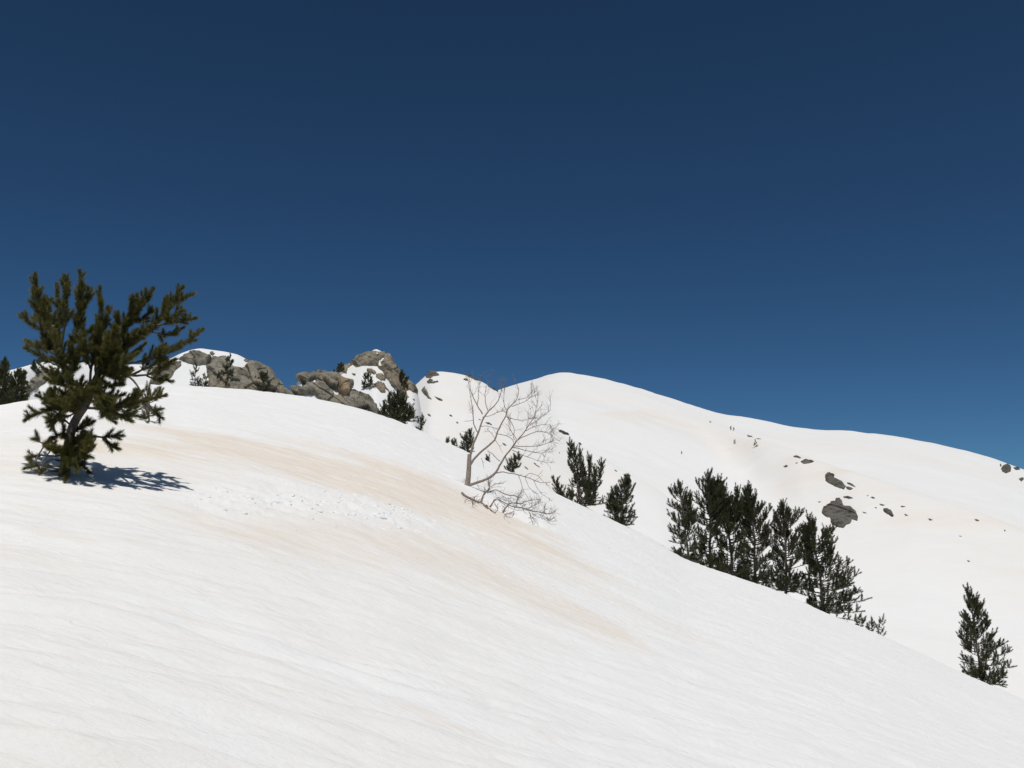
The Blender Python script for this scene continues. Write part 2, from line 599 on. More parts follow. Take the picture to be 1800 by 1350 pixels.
azs_f = np.radians(np.concatenate([np.arange(-75, -31, 1.0), np.arange(-31, 31, 0.085), np.arange(31, 75.1, 1.0)]))
rs_f = np.concatenate([np.exp(np.arange(math.log(27), math.log(130), 0.0055)), np.exp(np.arange(math.log(130), math.log(660), 0.009)), np.exp(np.arange(math.log(661), math.log(2600), 0.05))])
v, q = polar_sheet(azs_f, rs_f, far_height, False)
mount = mesh_obj('mountain', v, q, M_FSNOW, attrs={'dust': far_dust(v[:, 0], v[:, 1])})
mount['kind'] = 'structure'


# ------------------------------------------------------------------ rocks bedded in the snow
def terrain_normal(x, y, hf, e):
    hx = (hf(x + e, y) - hf(x - e, y)) / (2 * e)
    hy = (hf(x, y + e) - hf(x, y - e)) / (2 * e)
    n = np.stack([-hx, -hy, np.ones_like(hx)], 1)
    return n / np.linalg.norm(n, axis=1)[:, None]


def poly_dist(px, py, poly):
    poly = np.array(poly, float)
    inside = np.zeros(px.shape, bool)
    best = np.full(px.shape, 1e9)
    for (x0, y0), (x1, y1) in zip(poly, np.roll(poly, -1, 0)):
        c = ((y0 > py) != (y1 > py)) & (px < (x1 - x0) * (py - y0) / (y1 - y0 + 1e-12) + x0)
        inside ^= c
        dx, dy = x1 - x0, y1 - y0
        t = np.clip(((px - x0) * dx + (py - y0) * dy) / (dx * dx + dy * dy + 1e-12), 0, 1)
        best = np.minimum(best, np.hypot(px - x0 - t * dx, py - y0 - t * dy))
    return np.where(inside, best, -best)


def facets(cx, cz, seed):
    """flat tilted facets of irregular size meeting at sharp edges"""
    ix, iz = np.floor(cx), np.floor(cz)
    best = np.full(cx.shape, 1e9)
    out = np.zeros(cx.shape)
    for a in (-1, 0, 1):
        for b in (-1, 0, 1):
            jx, jz = ix + a, iz + b
            sx = jx + _hash(jx, jz, seed)
            sz = jz + _hash(jx, jz, seed + 1)
            d = (cx - sx) ** 2 + (cz - sz) ** 2
            v = _hash(jx, jz, seed + 2) + (cx - sx) * (_hash(jx, jz, seed + 3) - 0.5) * 1.3 + (cz - sz) * (_hash(jx, jz, seed + 4) - 0.7) * 1.3
            w = d < best
            out = np.where(w, v, out)
            best = np.where(w, d, best)
    return out


def rock(name, poly, mat, rmin, rmax, bulge, step, label, cat='rock', group=None, rough=1.0, seed=1, holes=()):
    """a boulder or ledge whose foot line is set out on the snow surface and which bulges out of it"""
    poly = np.array(poly, float)
    x0, y0 = poly.min(0) - step
    x1, y1 = poly.max(0) + step
    us = np.arange(x0, x1 + step, step)
    vs = np.arange(y0, y1 + step, step)
    U, V = np.meshgrid(us, vs, indexing='ij')
    wob = step * 0.9
    Uw = U + wob * 2 * fbm(U / (6 * step), V / (6 * step), 2, seed + 3)
    Vw = V + wob * 2 * fbm(U / (6 * step) + 40, V / (6 * step), 2, seed + 4)
    D = poly_dist(Uw, Vw, poly)
    for h in holes:
        D = np.minimum(D, -poly_dist(Uw, Vw, h))
    keep = D > -step * 1.0
    x, y, z, hit, r = march(U.ravel(), V.ravel(), rmin, rmax, far_lookup, 260)
    P = np.stack([x, y, z], 1)
    px = r / F                                   # metres per pixel
    N = terrain_normal(x, y, far_lookup, np.maximum(px * 1.5, 0.05).mean())
    # lean the outward direction towards open air in front of the face
    N = N * 0.75 + np.stack([-0.25 * x / r, -0.25 * y / r - 0.15, 0.25 + 0 * x], 1)
    N /= np.linalg.norm(N, axis=1)[:, None]
    d = D.ravel()
    prof = 1 - np.exp(-np.clip(d, 0, None) / (2.2 * step + 0.25))
    # blocky relief: cells of constant offset with cracks between them
    sc = bulge * 3.2
    cx, cz = (x * 0.9 + y * 0.25) / sc, z / sc * 1.1 + x / sc * 0.35
    rel = 0.35 + rough * (0.55 * facets(cx + 0.25 * fbm(cx, cz, 2, seed), cz, seed) + 0.24 * facets(cx * 2.6, cz * 2.6, seed + 11) + 0.18 * fbm(cx * 5, cz * 5, 2, seed + 9))
    h = bulge * prof * rel
    h = np.where(d < 0.2 * step, -0.35 * px * step - 0.15 * bulge, h)
    P = P + N * h[:, None]
    idx = -np.ones(U.shape, int)
    ok = keep
    a, b_, c, e = ok[:-1, :-1], ok[1:, :-1], ok[1:, 1:], ok[:-1, 1:]
    full = a & b_ & c & e
    I = np.arange(U.size).reshape(U.shape)
    q = np.stack([I[:-1, :-1][full], I[1:, :-1][full], I[1:, 1:][full], I[:-1, 1:][full]], 1)
    if len(q) == 0:
        return None
    used, inv = np.unique(q.ravel(), return_inverse=True)
    q = inv.reshape(q.shape)
    P = P[used]
    o = mesh_obj(name, P, q, mat, smooth=False)
    tag(o, label, cat, group)
    return o


# ------------------------------------------------------------------ plants
class Tubes:
    def __init__(self):
        self.v, self.f, self.n = [], [], 0

    def add(self, pts, rad, sides=6):
        pts = np.asarray(pts, float)
        rad = np.asarray(rad, float)
        k = len(pts)
        t = np.gradient(pts, axis=0)
        t /= np.linalg.norm(t, axis=1)[:, None] + 1e-9
        ref = np.array([0.31, 0.83, 0.11])
        a = np.cross(t, ref)
        a /= np.linalg.norm(a, axis=1)[:, None] + 1e-9
        b = np.cross(t, a)
        th = np.linspace(0, 2 * math.pi, sides, endpoint=False)
        ring = a[:, None, :] * np.cos(th)[None, :, None] + b[:, None, :] * np.sin(th)[None, :, None]
        V = pts[:, None, :] + ring * rad[:, None, None]
        self.v.append(V.reshape(-1, 3))
        i = np.arange(k - 1)[:, None] * sides
        j = np.arange(sides)[None, :]
        jn = (j + 1) % sides
        q = np.stack([(i + j).ravel(), (i + jn).ravel(), (i + sides + jn).ravel(), (i + sides + j).ravel()], 1) + self.n
        self.f.append(q)
        self.n += k * sides

    def build(self, name, mat, parent=None, org=(0, 0, 0)):
        return mesh_obj(name, np.concatenate(self.v) - np.array(org), np.concatenate(self.f), mat, parent)


def smooth_path(pts, n):
    pts = np.asarray(pts, float)
    s = np.concatenate([[0], np.cumsum(np.linalg.norm(np.diff(pts, axis=0), axis=1))])
    t = np.linspace(0, s[-1], n)
    P = np.stack([np.interp(t, s, pts[:, i]) for i in range(3)], 1)
    for _ in range(2):
        P[1:-1] = 0.25 * P[:-2] + 0.5 * P[1:-1] + 0.25 * P[2:]
    return P, s[-1]


class Needles:
    def __init__(self, rng):
        self.v, self.tone, self.rng = [], [], rng

    def brush(self, path, per_m, length, width, spread=(0.55, 1.0), tip=1.0, tone=0.0):
        """needles all round a shoot, swept forward, thick at the tip"""
        rng = self.rng
        path = np.asarray(path, float)
        seg = np.linalg.norm(np.diff(path, axis=0), axis=1)
        s = np.concatenate([[0], np.cumsum(seg)])
        n = max(6, int(per_m * s[-1]))
        ntip = int(n * 0.22 * tip)
        t = np.concatenate([rng.random(n) ** 0.85 * s[-1], np.full(ntip, s[-1] * 0.985)])
        n = len(t)
        P = np.stack([np.interp(t, s, path[:, i]) for i in range(3)], 1)
        tg = np.gradient(path, axis=0)
        T = np.stack([np.interp(t, s, tg[:, i]) for i in range(3)], 1)
        T /= np.linalg.norm(T, axis=1)[:, None] + 1e-9
        R = rng.normal(size=(n, 3))
        R -= (R * T).sum(1)[:, None] * T
        R /= np.linalg.norm(R, axis=1)[:, None] + 1e-9
        ang = rng.uniform(spread[0], spread[1], n)
        ang *= 1 - 0.5 * (t / (s[-1] + 1e-9)) ** 4
        ang[n - ntip:] *= rng.uniform(0.05, 1.1, ntip)
        D = T * np.cos(ang)[:, None] + R * np.sin(ang)[:, None]
        L = length * rng.uniform(0.7, 1.15, n)
        S = np.cross(D, rng.normal(size=(n, 3)))
        S /= np.linalg.norm(S, axis=1)[:, None] + 1e-9
        W = S * (width * 0.5 * rng.uniform(0.7, 1.3, n))[:, None]
        base = P + D * 0.0
        V = np.stack([base - W, base + W, P + D * L[:, None]], 1)
        self.v.append(V.reshape(-1, 3))
        k = np.clip(rng.normal(0.42, 0.2, n) + 0.16 * (t / (s[-1] + 1e-9)) ** 3 + tone, 0, 1)
        self.tone.append(np.repeat(k, 3))

    def count(self):
        return sum(len(a) for a in self.v) // 3

    def build(self, name, mat, parent=None, org=(0, 0, 0)):
        V = np.concatenate(self.v) - np.array(org)
        return mesh_obj(name, V, np.arange(len(V)).reshape(-1, 3), mat, parent, smooth=False, attrs={'tone': np.concatenate(self.tone)})


def plane_pt(u, v, y):
    dx = (u - 900.0) / F
    dy = (675.0 - v) / F
    Y = math.cos(PITCH) - dy * math.sin(PITCH)
    Z = math.sin(PITCH) + dy * math.cos(PITCH)
    return np.array([dx, Y, Z]) * (y / Y) + np.array([0, 0, EYE])


# ---- the near pine, limb by limb (frame positions at the tree's own distance, third number: metres nearer or farther)
PB = ground_pt(112, 840)
PY = PB[1]
rngP = np.random.default_rng(7)
pine = empty('pine_tree', PB)
tag(pine, 'large bushy pine rising from the snow in the left foreground', 'tree')


def P3(pts):
    return [plane_pt(p[0], p[1], PY + (p[2] if len(p) > 2 else 0.0)) for p in pts]


tb = Tubes()
tr = [(112, 848), (114, 822), (118, 795), (122, 772), (127, 750), (138, 729), (150, 714), (158, 695), (166, 670, .02), (180, 645, .04), (190, 630, .05)]
path, L = smooth_path(P3(tr), 40)
tb.add(path, np.linspace(0.030, 0.016, 40), 10)
path, L = smooth_path(P3([(150, 714), (135, 698), (120, 675, -.03), (111, 645, -.05), (106, 615, -.05), (102, 590, -.05)]), 24)
tb.add(path, np.linspace(0.017, 0.010, 24), 8)
tb.build('trunk', M_BARK, pine, PB)

LIMBS = [
    # left crown
    ([(103, 625, -.05), (92, 585, -.1), (76, 545, -.14), (68, 518, -.15), (67, 490, -.15)], .35, 1.0),
    ([(82, 560, -.12), (63, 540, -.18), (57, 508, -.2)], .15, 1.0),
    ([(103, 605, -.05), (92, 565, .02), (84, 522, .06)], .25, 1.0),
    ([(104, 600, -.04), (104, 555, .08), (100, 502, .12)], .3, .8),
    ([(108, 605, -.05), (115, 555, -.12), (115, 520, -.14), (114, 487, -.14)], .3, 1.0),
    ([(112, 640, -.05), (128, 595, .0), (139, 555, .03), (141, 515, .04), (138, 481, .04)], .25, 1.3),
    ([(139, 565, .03), (151, 535, .05), (156, 512, .05)], .2, .8),
    ([(125, 610, 0), (145, 590, -.1), (160, 576, -.14)], .2, .8),
    ([(98, 585, -.08), (72, 580, -.15), (53, 572, -.2), (42, 556, -.22)], .25, .8),
    ([(96, 575, -.05), (76, 566, .05), (60, 562, .1)], .3, .6),
    ([(103, 622, -.05), (78, 612, .0), (50, 598, .04)], .35, .6),
    ([(105, 645, -.05), (72, 630, -.1), (47, 614, -.12)], .3, .7),
    ([(108, 630, -.05), (88, 600, .15), (80, 575, .22)], .2, .8),
    ([(115, 660, -.04), (105, 625, -.2), (98, 590, -.28)], .2, 1.0),
    ([(120, 670, -.04), (128, 635, .15), (124, 600, .22)], .2, 1.0),
    ([(118, 672, -.04), (98, 655, .1), (80, 648, .15)], .2, .7),
    ([(122, 680, -.03), (100, 672, -.2), (85, 664, -.28)], .2, .8),
    # middle
    ([(158, 695, 0), (160, 645, -.05), (171, 595, -.08), (180, 550, -.1), (179, 508, -.1)], .3, 1.15),
    ([(170, 605, -.08), (184, 575, -.1), (189, 546, -.1)], .15, .8),
    ([(160, 650, -.05), (150, 625, -.15), (150, 600, -.2)], .2, 1.0),
    ([(163, 640, -.05), (175, 620, .15), (170, 585, .2)], .2, 1.0),
    # right crown
    ([(188, 633, .05), (206, 592, .06), (229, 560, .08), (250, 535, .1), (266, 510, .1)], .15, 1.5),
    ([(222, 568, .07), (231, 540, .0), (238, 522, -.02)], .1, .9),
    ([(203, 595, .06), (211, 572, -.1), (210, 556, -.14)], .1, .9),
    ([(229, 568, .08), (250, 560, .15), (266, 545, .18)], .1, 1.0),
    ([(212, 600, .06), (243, 590, -.05), (264, 573, -.1)], .1, 1.1),
    ([(195, 622, .05), (215, 615, .2), (240, 590, .28)], .1, 1.1),
    ([(190, 630, .05), (200, 600, -.2), (205, 575, -.28)], .1, 1.2),
    ([(185, 640, .04), (188, 610, -.25), (195, 585, -.32)], .1, 1.1),
    ([(200, 640, .05), (235, 625, .2), (252, 605, .25)], .1, 1.0),
    ([(182, 648, .04), (215, 640, -.2), (240, 622, -.28)], .1, 1.1),
    ([(176, 655, .03), (205, 660, -.15), (230, 650, -.2)], .15, 1.0),
    ([(172, 662, .02), (190, 680, .1), (212, 678, .15)], .15, 1.0),
    ([(168, 668, .02), (178, 690, -.2), (196, 700, -.28)], .1, .9),
    # far right limb
    ([(195, 622, .05), (235, 610, .08), (262, 590, .1), (287, 558, .12), (306, 530, .12), (322, 507, .12)], .35, 1.1),
    ([(284, 562, .12), (288, 540, .2), (294, 524, .22)], .1, .7),
    ([(302, 537, .12), (322, 526, .08), (335, 517, .06)], .1, .8),
    ([(277, 572, .11), (308, 567, .05), (340, 562, .02)], .2, .8),
    ([(268, 584, .1), (295, 590, .2), (318, 577, .22)], .2, .8),
    ([(285, 560, .12), (300, 560, .0), (318, 548, -.04)], .1, .8),
    ([(205, 640, .05), (248, 632, -.05), (280, 622, -.08), (315, 604, -.1), (348, 578, -.1)], .35, 1.0),
    ([(265, 627, -.06), (290, 612, .02), (305, 610, .04)], .1, .7),
    ([(205, 655, .03), (240, 660, .08), (268, 655, .1), (300, 632, .12)], .5, 1.0),
    ([(255, 658, .1), (275, 668, .1), (300, 668, .1)], .35, .8),
    ([(230, 660, .06), (250, 650, .0), (275, 640, -.02), (288, 626, -.03)], .45, .9),
    # thin bare arc on the right
    ([(205, 650, .0), (228, 660, -.02), (244, 678, -.03), (255, 700, -.03), (268, 722, -.03)], 1.1, .0),
    # lower right limb
    ([(150, 716, 0), (178, 720, -.05), (207, 716, -.08), (232, 711, -.1), (258, 706, -.1), (284, 698, -.1)], .15, 1.0),
    ([(185, 718, -.06), (208, 731, -.12), (228, 739, -.15)], .2, .8),
    ([(210, 716, -.08), (232, 728, .0), (250, 733, .04)], .2, .7),
    ([(165, 712, 0), (190, 700, .1), (215, 695, .15)], .1, 1.0),
    ([(215, 715, -.08), (232, 698, -.15), (245, 692, -.18)], .1, .8),
    ([(258, 706, -.1), (268, 722, -.05), (282, 733, -.03)], .3, .6),
    ([(175, 718, -.04), (190, 735, .1), (200, 742, .14)], .2, .7),
    # lower left limbs
    ([(128, 749, 0), (112, 737, -.05), (98, 738, -.08), (92, 752, -.1)], .3, .9),
    ([(140, 727, 0), (110, 716, -.08), (78, 721, -.12), (48, 737, -.15)], .2, .9),
    ([(105, 716, -.08), (85, 705, .0), (68, 694, .04)], .2, .8),
    ([(146, 720, 0), (122, 698, .1), (100, 682, .15)], .15, 1.1),
    ([(140, 722, 0), (120, 712, -.25), (98, 705, -.32)], .15, 1.1),
    ([(110, 718, -.08), (95, 735, -.15), (84, 738, -.18)], .2, .9),
    ([(150, 700, .02), (136, 680, -.15), (120, 664, -.22)], .1, 1.0),
    ([(150, 705, .0), (140, 690, -.28), (128, 682, -.36)], .1, 1.0),
    # foot of the tree
    ([(123, 772, 0), (110, 762, -.08), (96, 768, -.12)], .2, .9),
    ([(125, 765, 0), (142, 752, .05), (158, 745, .08)], .2, 1.0),
    ([(124, 775, 0), (145, 775, -.12), (162, 768, -.16)], .1, 1.1),
    ([(120, 790, 0), (142, 792, -.1), (160, 786, -.14)], .1, 1.0),
    ([(124, 770, 0), (155, 766, .02), (185, 770, .03), (211, 768, .03)], .65, 1.0),
    ([(185, 770, .03), (197, 782, .03), (207, 786, .03)], .2, .6),
    ([(118, 800, 0), (105, 790, -.2), (92, 786, -.28)], .1, 1.0),
    ([(117, 805, 0), (130, 812, -.2), (135, 825, -.25)], .1, 1.1),
    ([(116, 810, 0), (140, 815, .02), (156, 826, .02)], .15, 1.0),
    ([(115, 815, 0), (120, 832, -.15), (118, 842, -.2)], .1, .9),
    ([(116, 800, 0), (96, 798, -.05), (78, 798, -.08), (57, 802, -.1)], .75, .7),
    ([(110, 810, 0), (92, 806, -.1), (70, 816, -.12), (45, 819, -.13)], .8, .6),
    ([(100, 800, -.05), (85, 785, -.08), (62, 776, -.1)], .75, .8),
    ([(113, 820, 0), (98, 818, -.1), (80, 826, -.14), (75, 832, -.15)], .6, .8),
    ([(60, 815, -.12), (66, 800, -.1), (80, 782, -.1), (88, 776, -.1)], .7, .7),
    ([(72, 817, -.12), (80, 803, -.1), (92, 785, -.1)], .8, .7),
    ([(113, 822, 0), (100, 828, .05), (88, 834, .06)], .4, .8),
    ([(118, 795, 0), (135, 800, .15), (148, 805, .2)], .1, 1.0),
]
for (cu, cv, ru, rv, stem, cnt) in [(206, 622, 42, 55, [(190, 632, .05), (180, 648, .04), (170, 665, .02)], 8), (112, 605, 36, 62, [(104, 615, -.05), (108, 635, -.05), (118, 670, -.04)], 6),
                                    (105, 708, 30, 26, [(140, 724, 0), (128, 690, -.03)], 4), (135, 795, 26, 22, [(120, 785, 0), (117, 802, 0), (124, 765, 0)], 5), (205, 705, 40, 20, [(170, 716, -.03), (200, 716, -.08)], 5)]:
    for _ in range(cnt):
        a, q = rngP.uniform(0, 6.283), rngP.random() ** 0.5
        e = (cu + ru * q * math.cos(a), cv + rv * q * math.sin(a), rngP.uniform(-.25, .25))
        b = stem[rngP.integers(len(stem))]
        mid = ((b[0] + e[0]) / 2 + rngP.normal(0, 4), (b[1] + e[1]) / 2 + 8, (b[2] + e[2]) / 2)
        LIMBS.append(([b, mid, e, (e[0] + (e[0] - b[0]) * .12, e[1] - 14, e[2])], .3, .9))
for pts, f0, dens in LIMBS:
    path, L = smooth_path(P3(pts), max(8, len(pts) * 4))
    path = path + np.cumsum(rngP.normal(0, 0.0016, path.shape), 0)
    t = Tubes()
    t.add(path, np.linspace(0.0085 if L > 0.25 else 0.006, 0.003, len(path)), 6)
    org = path[0]
    nl = Needles(rngP)
    if dens > 0:
        k0 = int(f0 * (len(path) - 1))
        k0 = min(k0, len(path) - 3)
        sub = path[k0:]
        nl.brush(sub, 2900, 0.036, 0.0030, (0.5, 1.05))
        Ls = np.linalg.norm(np.diff(sub, axis=0), axis=1).sum()
        ns = int(Ls / 0.018 * dens)
        for _ in range(ns):
            w = rngP.random() ** 0.9 * 0.93
            p = sub[0] + 0
            ii = w * (len(sub) - 1)
            i0 = int(ii)
            p = sub[i0] + (sub[min(i0 + 1, len(sub) - 1)] - sub[i0]) * (ii - i0)
            d = sub[min(i0 + 1, len(sub) - 1)] - sub[max(i0 - 1, 0)]
            d = d / (np.linalg.norm(d) + 1e-9)
            rr = rngP.normal(size=3)
            rr -= rr.dot(d) * d
            rr /= np.linalg.norm(rr) + 1e-9
            d2 = d * 0.65 + rr * 0.75 + np.array([0, 0, 0.28])
            d2 /= np.linalg.norm(d2)
            ln = rngP.uniform(0.035, 0.085) * (1 - 0.62 * w)
            sp = np.array([p, p + d2 * ln * 0.5 + np.array([0, 0, 0.002]), p + d2 * ln + np.array([0, 0, 0.008])])
            t.add(sp, [0.003, 0.0025, 0.002], 4)
            nl.brush(sp, 2100, 0.032, 0.0030, (0.5, 1.05), tone=rngP.normal(0, 0.08))
    bo = t.build('branch', M_BARK, pine, PB)
    if dens > 0:
        nl.build('needles', M_NEEDLE, bo, PB)
print('near pine done', round(time.time() - T0, 1))
SB = ground_pt(262, 738)


# ---- procedural pines farther off
def make_pine(name, base, H, prof, label, seed, lean=(0, 0), t0=0.05, nb=60, shoot=0.13, needle=0.05, width=0.0075, per_m=400, leaders=(), group=None, up=0.75, trunk_r=None, mat=None, cat='tree', leaf_lo=0.35, dens=1.3):
    """prof: list of (height fraction, left reach, right reach) in metres; leaders: (t, dx, dy, top height fraction)"""
    rng = np.random.default_rng(seed)
    root = empty(name, base)
    tag(root, label, cat, group)
    tb = Tubes()
    nl = Needles(rng)
    pr = np.array(prof, float)
    tr = trunk_r or 0.018 * H
    n = 14
    tt = np.linspace(-0.08, 1, n)
    wob = np.cumsum(rng.normal(0, 0.006 * H, (n, 2)), 0)
    tp = np.stack([lean[0] * np.clip(tt, 0, 1) ** 1.3 + wob[:, 0], lean[1] * np.clip(tt, 0, 1) + wob[:, 1], tt * H], 1)
    tb.add(tp, np.linspace(tr, tr * 0.22, n), 7)
    stems = [(tp, tt, 0.0, 1.0, 1.0)]
    for (ta, dx, dy, ht) in leaders:
        b0 = np.array([np.interp(ta, tt, tp[:, i]) for i in range(3)])
        e = np.array([b0[0] + dx, b0[1] + dy, ht * H])
        mid = b0 * 0.5 + e * 0.5 + np.array([dx * 0.25, dy * 0.25, -0.05 * H])
        lp, _ = smooth_path([b0, mid, e], 9)
        tb.add(lp, np.linspace(tr * 0.5, tr * 0.18, 9), 5)
        stems.append((lp, np.linspace(ta, ht, 9), ta, ht, 0.45))
    for (sp, st, ta, tb_, wgt) in stems:
        m = int(nb * wgt * dens)
        lo = max(t0, ta + 0.25 * (tb_ - ta) * (wgt < 1))
        nl.brush(sp[-3:], per_m, needle, width, tip=1.2)
        for k in range(m):
            t = lo + (tb_ - lo) * ((k + rng.random()) / m) ** 0.95
            p = np.array([np.interp(t, st, sp[:, i]) for i in range(3)])
            az = rng.uniform(0, 2 * math.pi)
            cx, cy = math.cos(az), math.sin(az)
            lft = np.interp(t, pr[:, 0], pr[:, 1])
            rgt = np.interp(t, pr[:, 0], pr[:, 2])
            if wgt == 1.0:
                R = (rgt if cx > 0 else lft) * abs(cx) + 0.5 * (lft + rgt) * (1 - abs(cx))
            else:
                R = 0.30 * (lft + rgt)
            R *= rng.uniform(0.5, 1.15)
            R *= np.clip((tb_ - t) / 0.22, 0.16, 1)
            R = max(R, 0.06 * H * 0.3)
            if wgt == 1.0 and k % 6 == 0:
                t = t0 + 0.10 * rng.random()
                p = np.array([np.interp(t, st, sp[:, i]) for i in range(3)])
            rise = R * (up * (0.25 + 0.6 * t + 1.5 * t ** 4) * rng.uniform(0.6, 1.3) - 0.25 * (1 - t) ** 3)
            q1 = p + np.array([cx * R * 0.55, cy * R * 0.55, rise * 0.22])
            q2 = p + np.array([cx * R, cy * R, rise])
            bp, L = smooth_path([p, q1, q2], 7)
            bp += np.cumsum(rng.normal(0, 0.012 * R, bp.shape), 0)
            tb.add(bp, np.linspace(tr * 0.22 + 0.002, 0.003, 7), 4)
            lo_f = min(0.8, leaf_lo + 0.28 * (1 - t)) if H > 1.0 else leaf_lo
            f = int(lo_f * 6) if L > shoot else 0
            nl.brush(bp[f:], per_m, needle, width)
            for _ in range(max(1, int(L / shoot * (1.5 + 1.3 * t)))):
                w = rng.uniform(lo_f * 0.8, 1)
                i0 = min(5, int(w * 6))
                pp = bp[i0]
                d = bp[i0 + 1] - bp[i0]
                d /= np.linalg.norm(d) + 1e-9
                rr = rng.normal(size=3)
                rr[2] = abs(rr[2]) * 0.4
                rr /= np.linalg.norm(rr)
                d2 = d * 0.6 + rr * 0.55 + np.array([0, 0, 0.75])
                d2 /= np.linalg.norm(d2)
                ln = shoot * rng.uniform(0.5, 1.1)
                s3 = np.array([pp, pp + d2 * ln * 0.5, pp + d2 * ln + np.array([0, 0, ln * 0.12])])
                tb.add(s3, [0.004, 0.003, 0.003], 3)
                nl.brush(s3, per_m, needle, width, tone=rng.normal(0, 0.1))
    tb.build('trunk', M_BARK, root)
    nl.build('crown', mat or M_NEEDLE_F, root)
    return root, nl.count()


def crest_base(u, back, v=None):
    """a point on the near hill just beyond (back > 0) its skyline at frame column u"""
    vv = np.interp(u, [c[0] for c in CREST], [c[1] for c in CREST])
    az, te = ray(u, vv)
    k = float(np.interp(az, TH, KTAB))
    rc = 2 * EYE / k
    r = rc + back
    x, y = r * math.sin(az), r * math.cos(az)
    return np.array([x, y, float(near_full(np.array([x]), np.array([y]))[0])]), r


def pine_px(name, u, vtop, back, prof_px, label, seed, lean_px=0, **kw):
    base, r = crest_base(u, back)
    top = plane_pt(u, vtop, base[1])
    base[2] -= 0.10 * (top[2] - base[2])         # the lowest part is buried in the snow
    H = top[2] - base[2]
    m = base[1] / (F * math.cos(PITCH))
    wide = kw.pop('wide', 1.0)
    prof = [(t, a * m * wide, b * m * wide) for t, a, b in prof_px]
    lead = [(ta, dx * m, dy * m, ht) for ta, dx, dy, ht in kw.pop('leaders', ())]
    dl = (top[0] - base[0]) * 0.0 + lean_px * m
    return make_pine(name, base, H, prof, label, seed, lean=(dl, 0), leaders=lead, **kw)


make_pine('pine_bush', np.array(SB), 0.24, [(0, .10, .10), (.5, .12, .13), (1, .05, .05)], 'low pine sprig on the snow right behind the large near pine', 17, nb=12, shoot=.07, needle=.035, width=.004,
          per_m=900, mat=M_NEEDLE, cat='shrub', trunk_r=.008)
GR = 'row of dark pines on the right slope'
tot = 0
for args in [
    ('pine_tree', 1214, 852, 1.2, [(0, 18, 14), (.1, 30, 14), (.25, 22, 18), (.5, 24, 15), (.75, 18, 12), (1, 6, 6)], 'leftmost slim pine of the dark row on the right slope', 21, dict(lean_px=-14, nb=62, leaders=[(.35, 10, 20, .8)])),
    ('pine_tree', 1250, 836, 1.4, [(0, 18, 20), (.2, 24, 24), (.45, 20, 24), (.7, 22, 20), (.88, 14, 13), (1, 6, 6)], 'tallest pine of the dark row with slightly curved trunk', 22, dict(lean_px=-4, nb=85, leaders=[(.45, 16, 25, .93)])),
    ('pine_tree', 1286, 851, 1.5, [(0, 20, 24), (.2, 28, 26), (.45, 26, 24), (.7, 24, 18), (.9, 20, 10), (1, 10, 6)], 'broad dense pine third from the left in the dark row', 23, dict(lean_px=-12, nb=90, leaders=[(.5, 14, -20, .9), (.5, -16, 10, .96)])),
    ('pine_tree', 1327, 861, 1.5, [(0, 22, 30), (.2, 22, 34), (.45, 22, 34), (.7, 20, 26), (.88, 14, 14), (1, 6, 6)], 'dense pine fourth from the left in the dark row', 24, dict(lean_px=-3, nb=92, leaders=[(.5, -10, 10, .97)])),
    ('pine_tree', 1381, 888, 1.4, [(0, 22, 34), (.2, 18, 42), (.45, 18, 44), (.65, 18, 34), (.85, 16, 20), (1, 6, 6)], 'pine second from the right in the dark row with a straight trunk', 25, dict(lean_px=-2, nb=80, t0=.12)),
    ('pine_tree', 1446, 914, 1.4, [(0, 26, 56), (.12, 26, 68), (.3, 26, 60), (.5, 24, 48), (.7, 18, 34), (.88, 12, 14), (1, 5, 5)], 'rightmost pine of the dark row spreading to the right', 26, dict(lean_px=-12, nb=95)),
]:
    nm, u, vt, bk, pf, lb, sd, kw = args
    _, c = pine_px(nm, u, vt, bk, pf, lb, sd, group=GR, wide=1.28, dens=1.6, **kw)
    tot += c
_, c = pine_px('pine_tree', 1724, 1042, 1.2, [(0, 26, 54), (.08, 50, 58), (.16, 28, 54), (.3, 26, 46), (.45, 25, 38), (.62, 15, 28), (.75, 16, 20), (.88, 8, 10), (1, 3, 3)],
               'solitary small pine at the far right edge of the slope', 27, lean_px=-11, nb=105, wide=1.12)
tot += c
_, c = pine_px('pine_tree', 1022, 782, 1.0, [(0, 40, 66), (.15, 34, 52), (.35, 17, 20), (.6, 11, 12), (.85, 8, 8), (1, 4, 4)],
               'many-topped pine beyond the crest, left of a smaller leaning pine', 28, lean_px=-24, nb=70, leaders=[(.2, 21, 10, .80), (.15, 38, -10, .70), (.2, 3, 16, .88), (.1, -44, 8, .46), (.12, 30, 24, .62)])
tot += c
_, c = pine_px('pine_tree', 1088, 843, 0.9, [(0, 38, 26), (.2, 32, 24), (.5, 22, 18), (.8, 12, 12), (1, 4, 4)],
               'short dense pine leaning right beside the many-topped pine', 29, lean_px=16, nb=70, leaders=[(.2, -14, 8, .62)])
tot += c
_, c = pine_px('pine_tree', 697, 695, 1.2, [(0, 40, 48), (.2, 34, 36), (.45, 26, 20), (.7, 18, 12), (.85, 10, 8), (1, 4, 4)],
               'bushy three-topped pine in front of the rocky peak', 30, lean_px=2, nb=48, leaders=[(.1, -15, 8, .95), (.1, 13, -6, .9), (.1, -24, 6, .62), (.1, 24, 6, .55)])
tot += c
_, c = pine_px('pine_bush', 738, 738, 0.8, [(0, 9, 8), (.5, 8, 6), (1, 3, 3)], 'small pine bush just right of the three-topped pine', 31, nb=14, shoot=.1, cat='shrub', lean_px=4)
_, c = pine_px('pine_bush', 818, 760, 0.8, [(0, 16, 14), (.4, 14, 12), (.8, 6, 6), (1, 3, 3)], 'small pine right behind the trunk of the bare tree', 32, nb=38, lean_px=8, shoot=.1, cat='shrub')
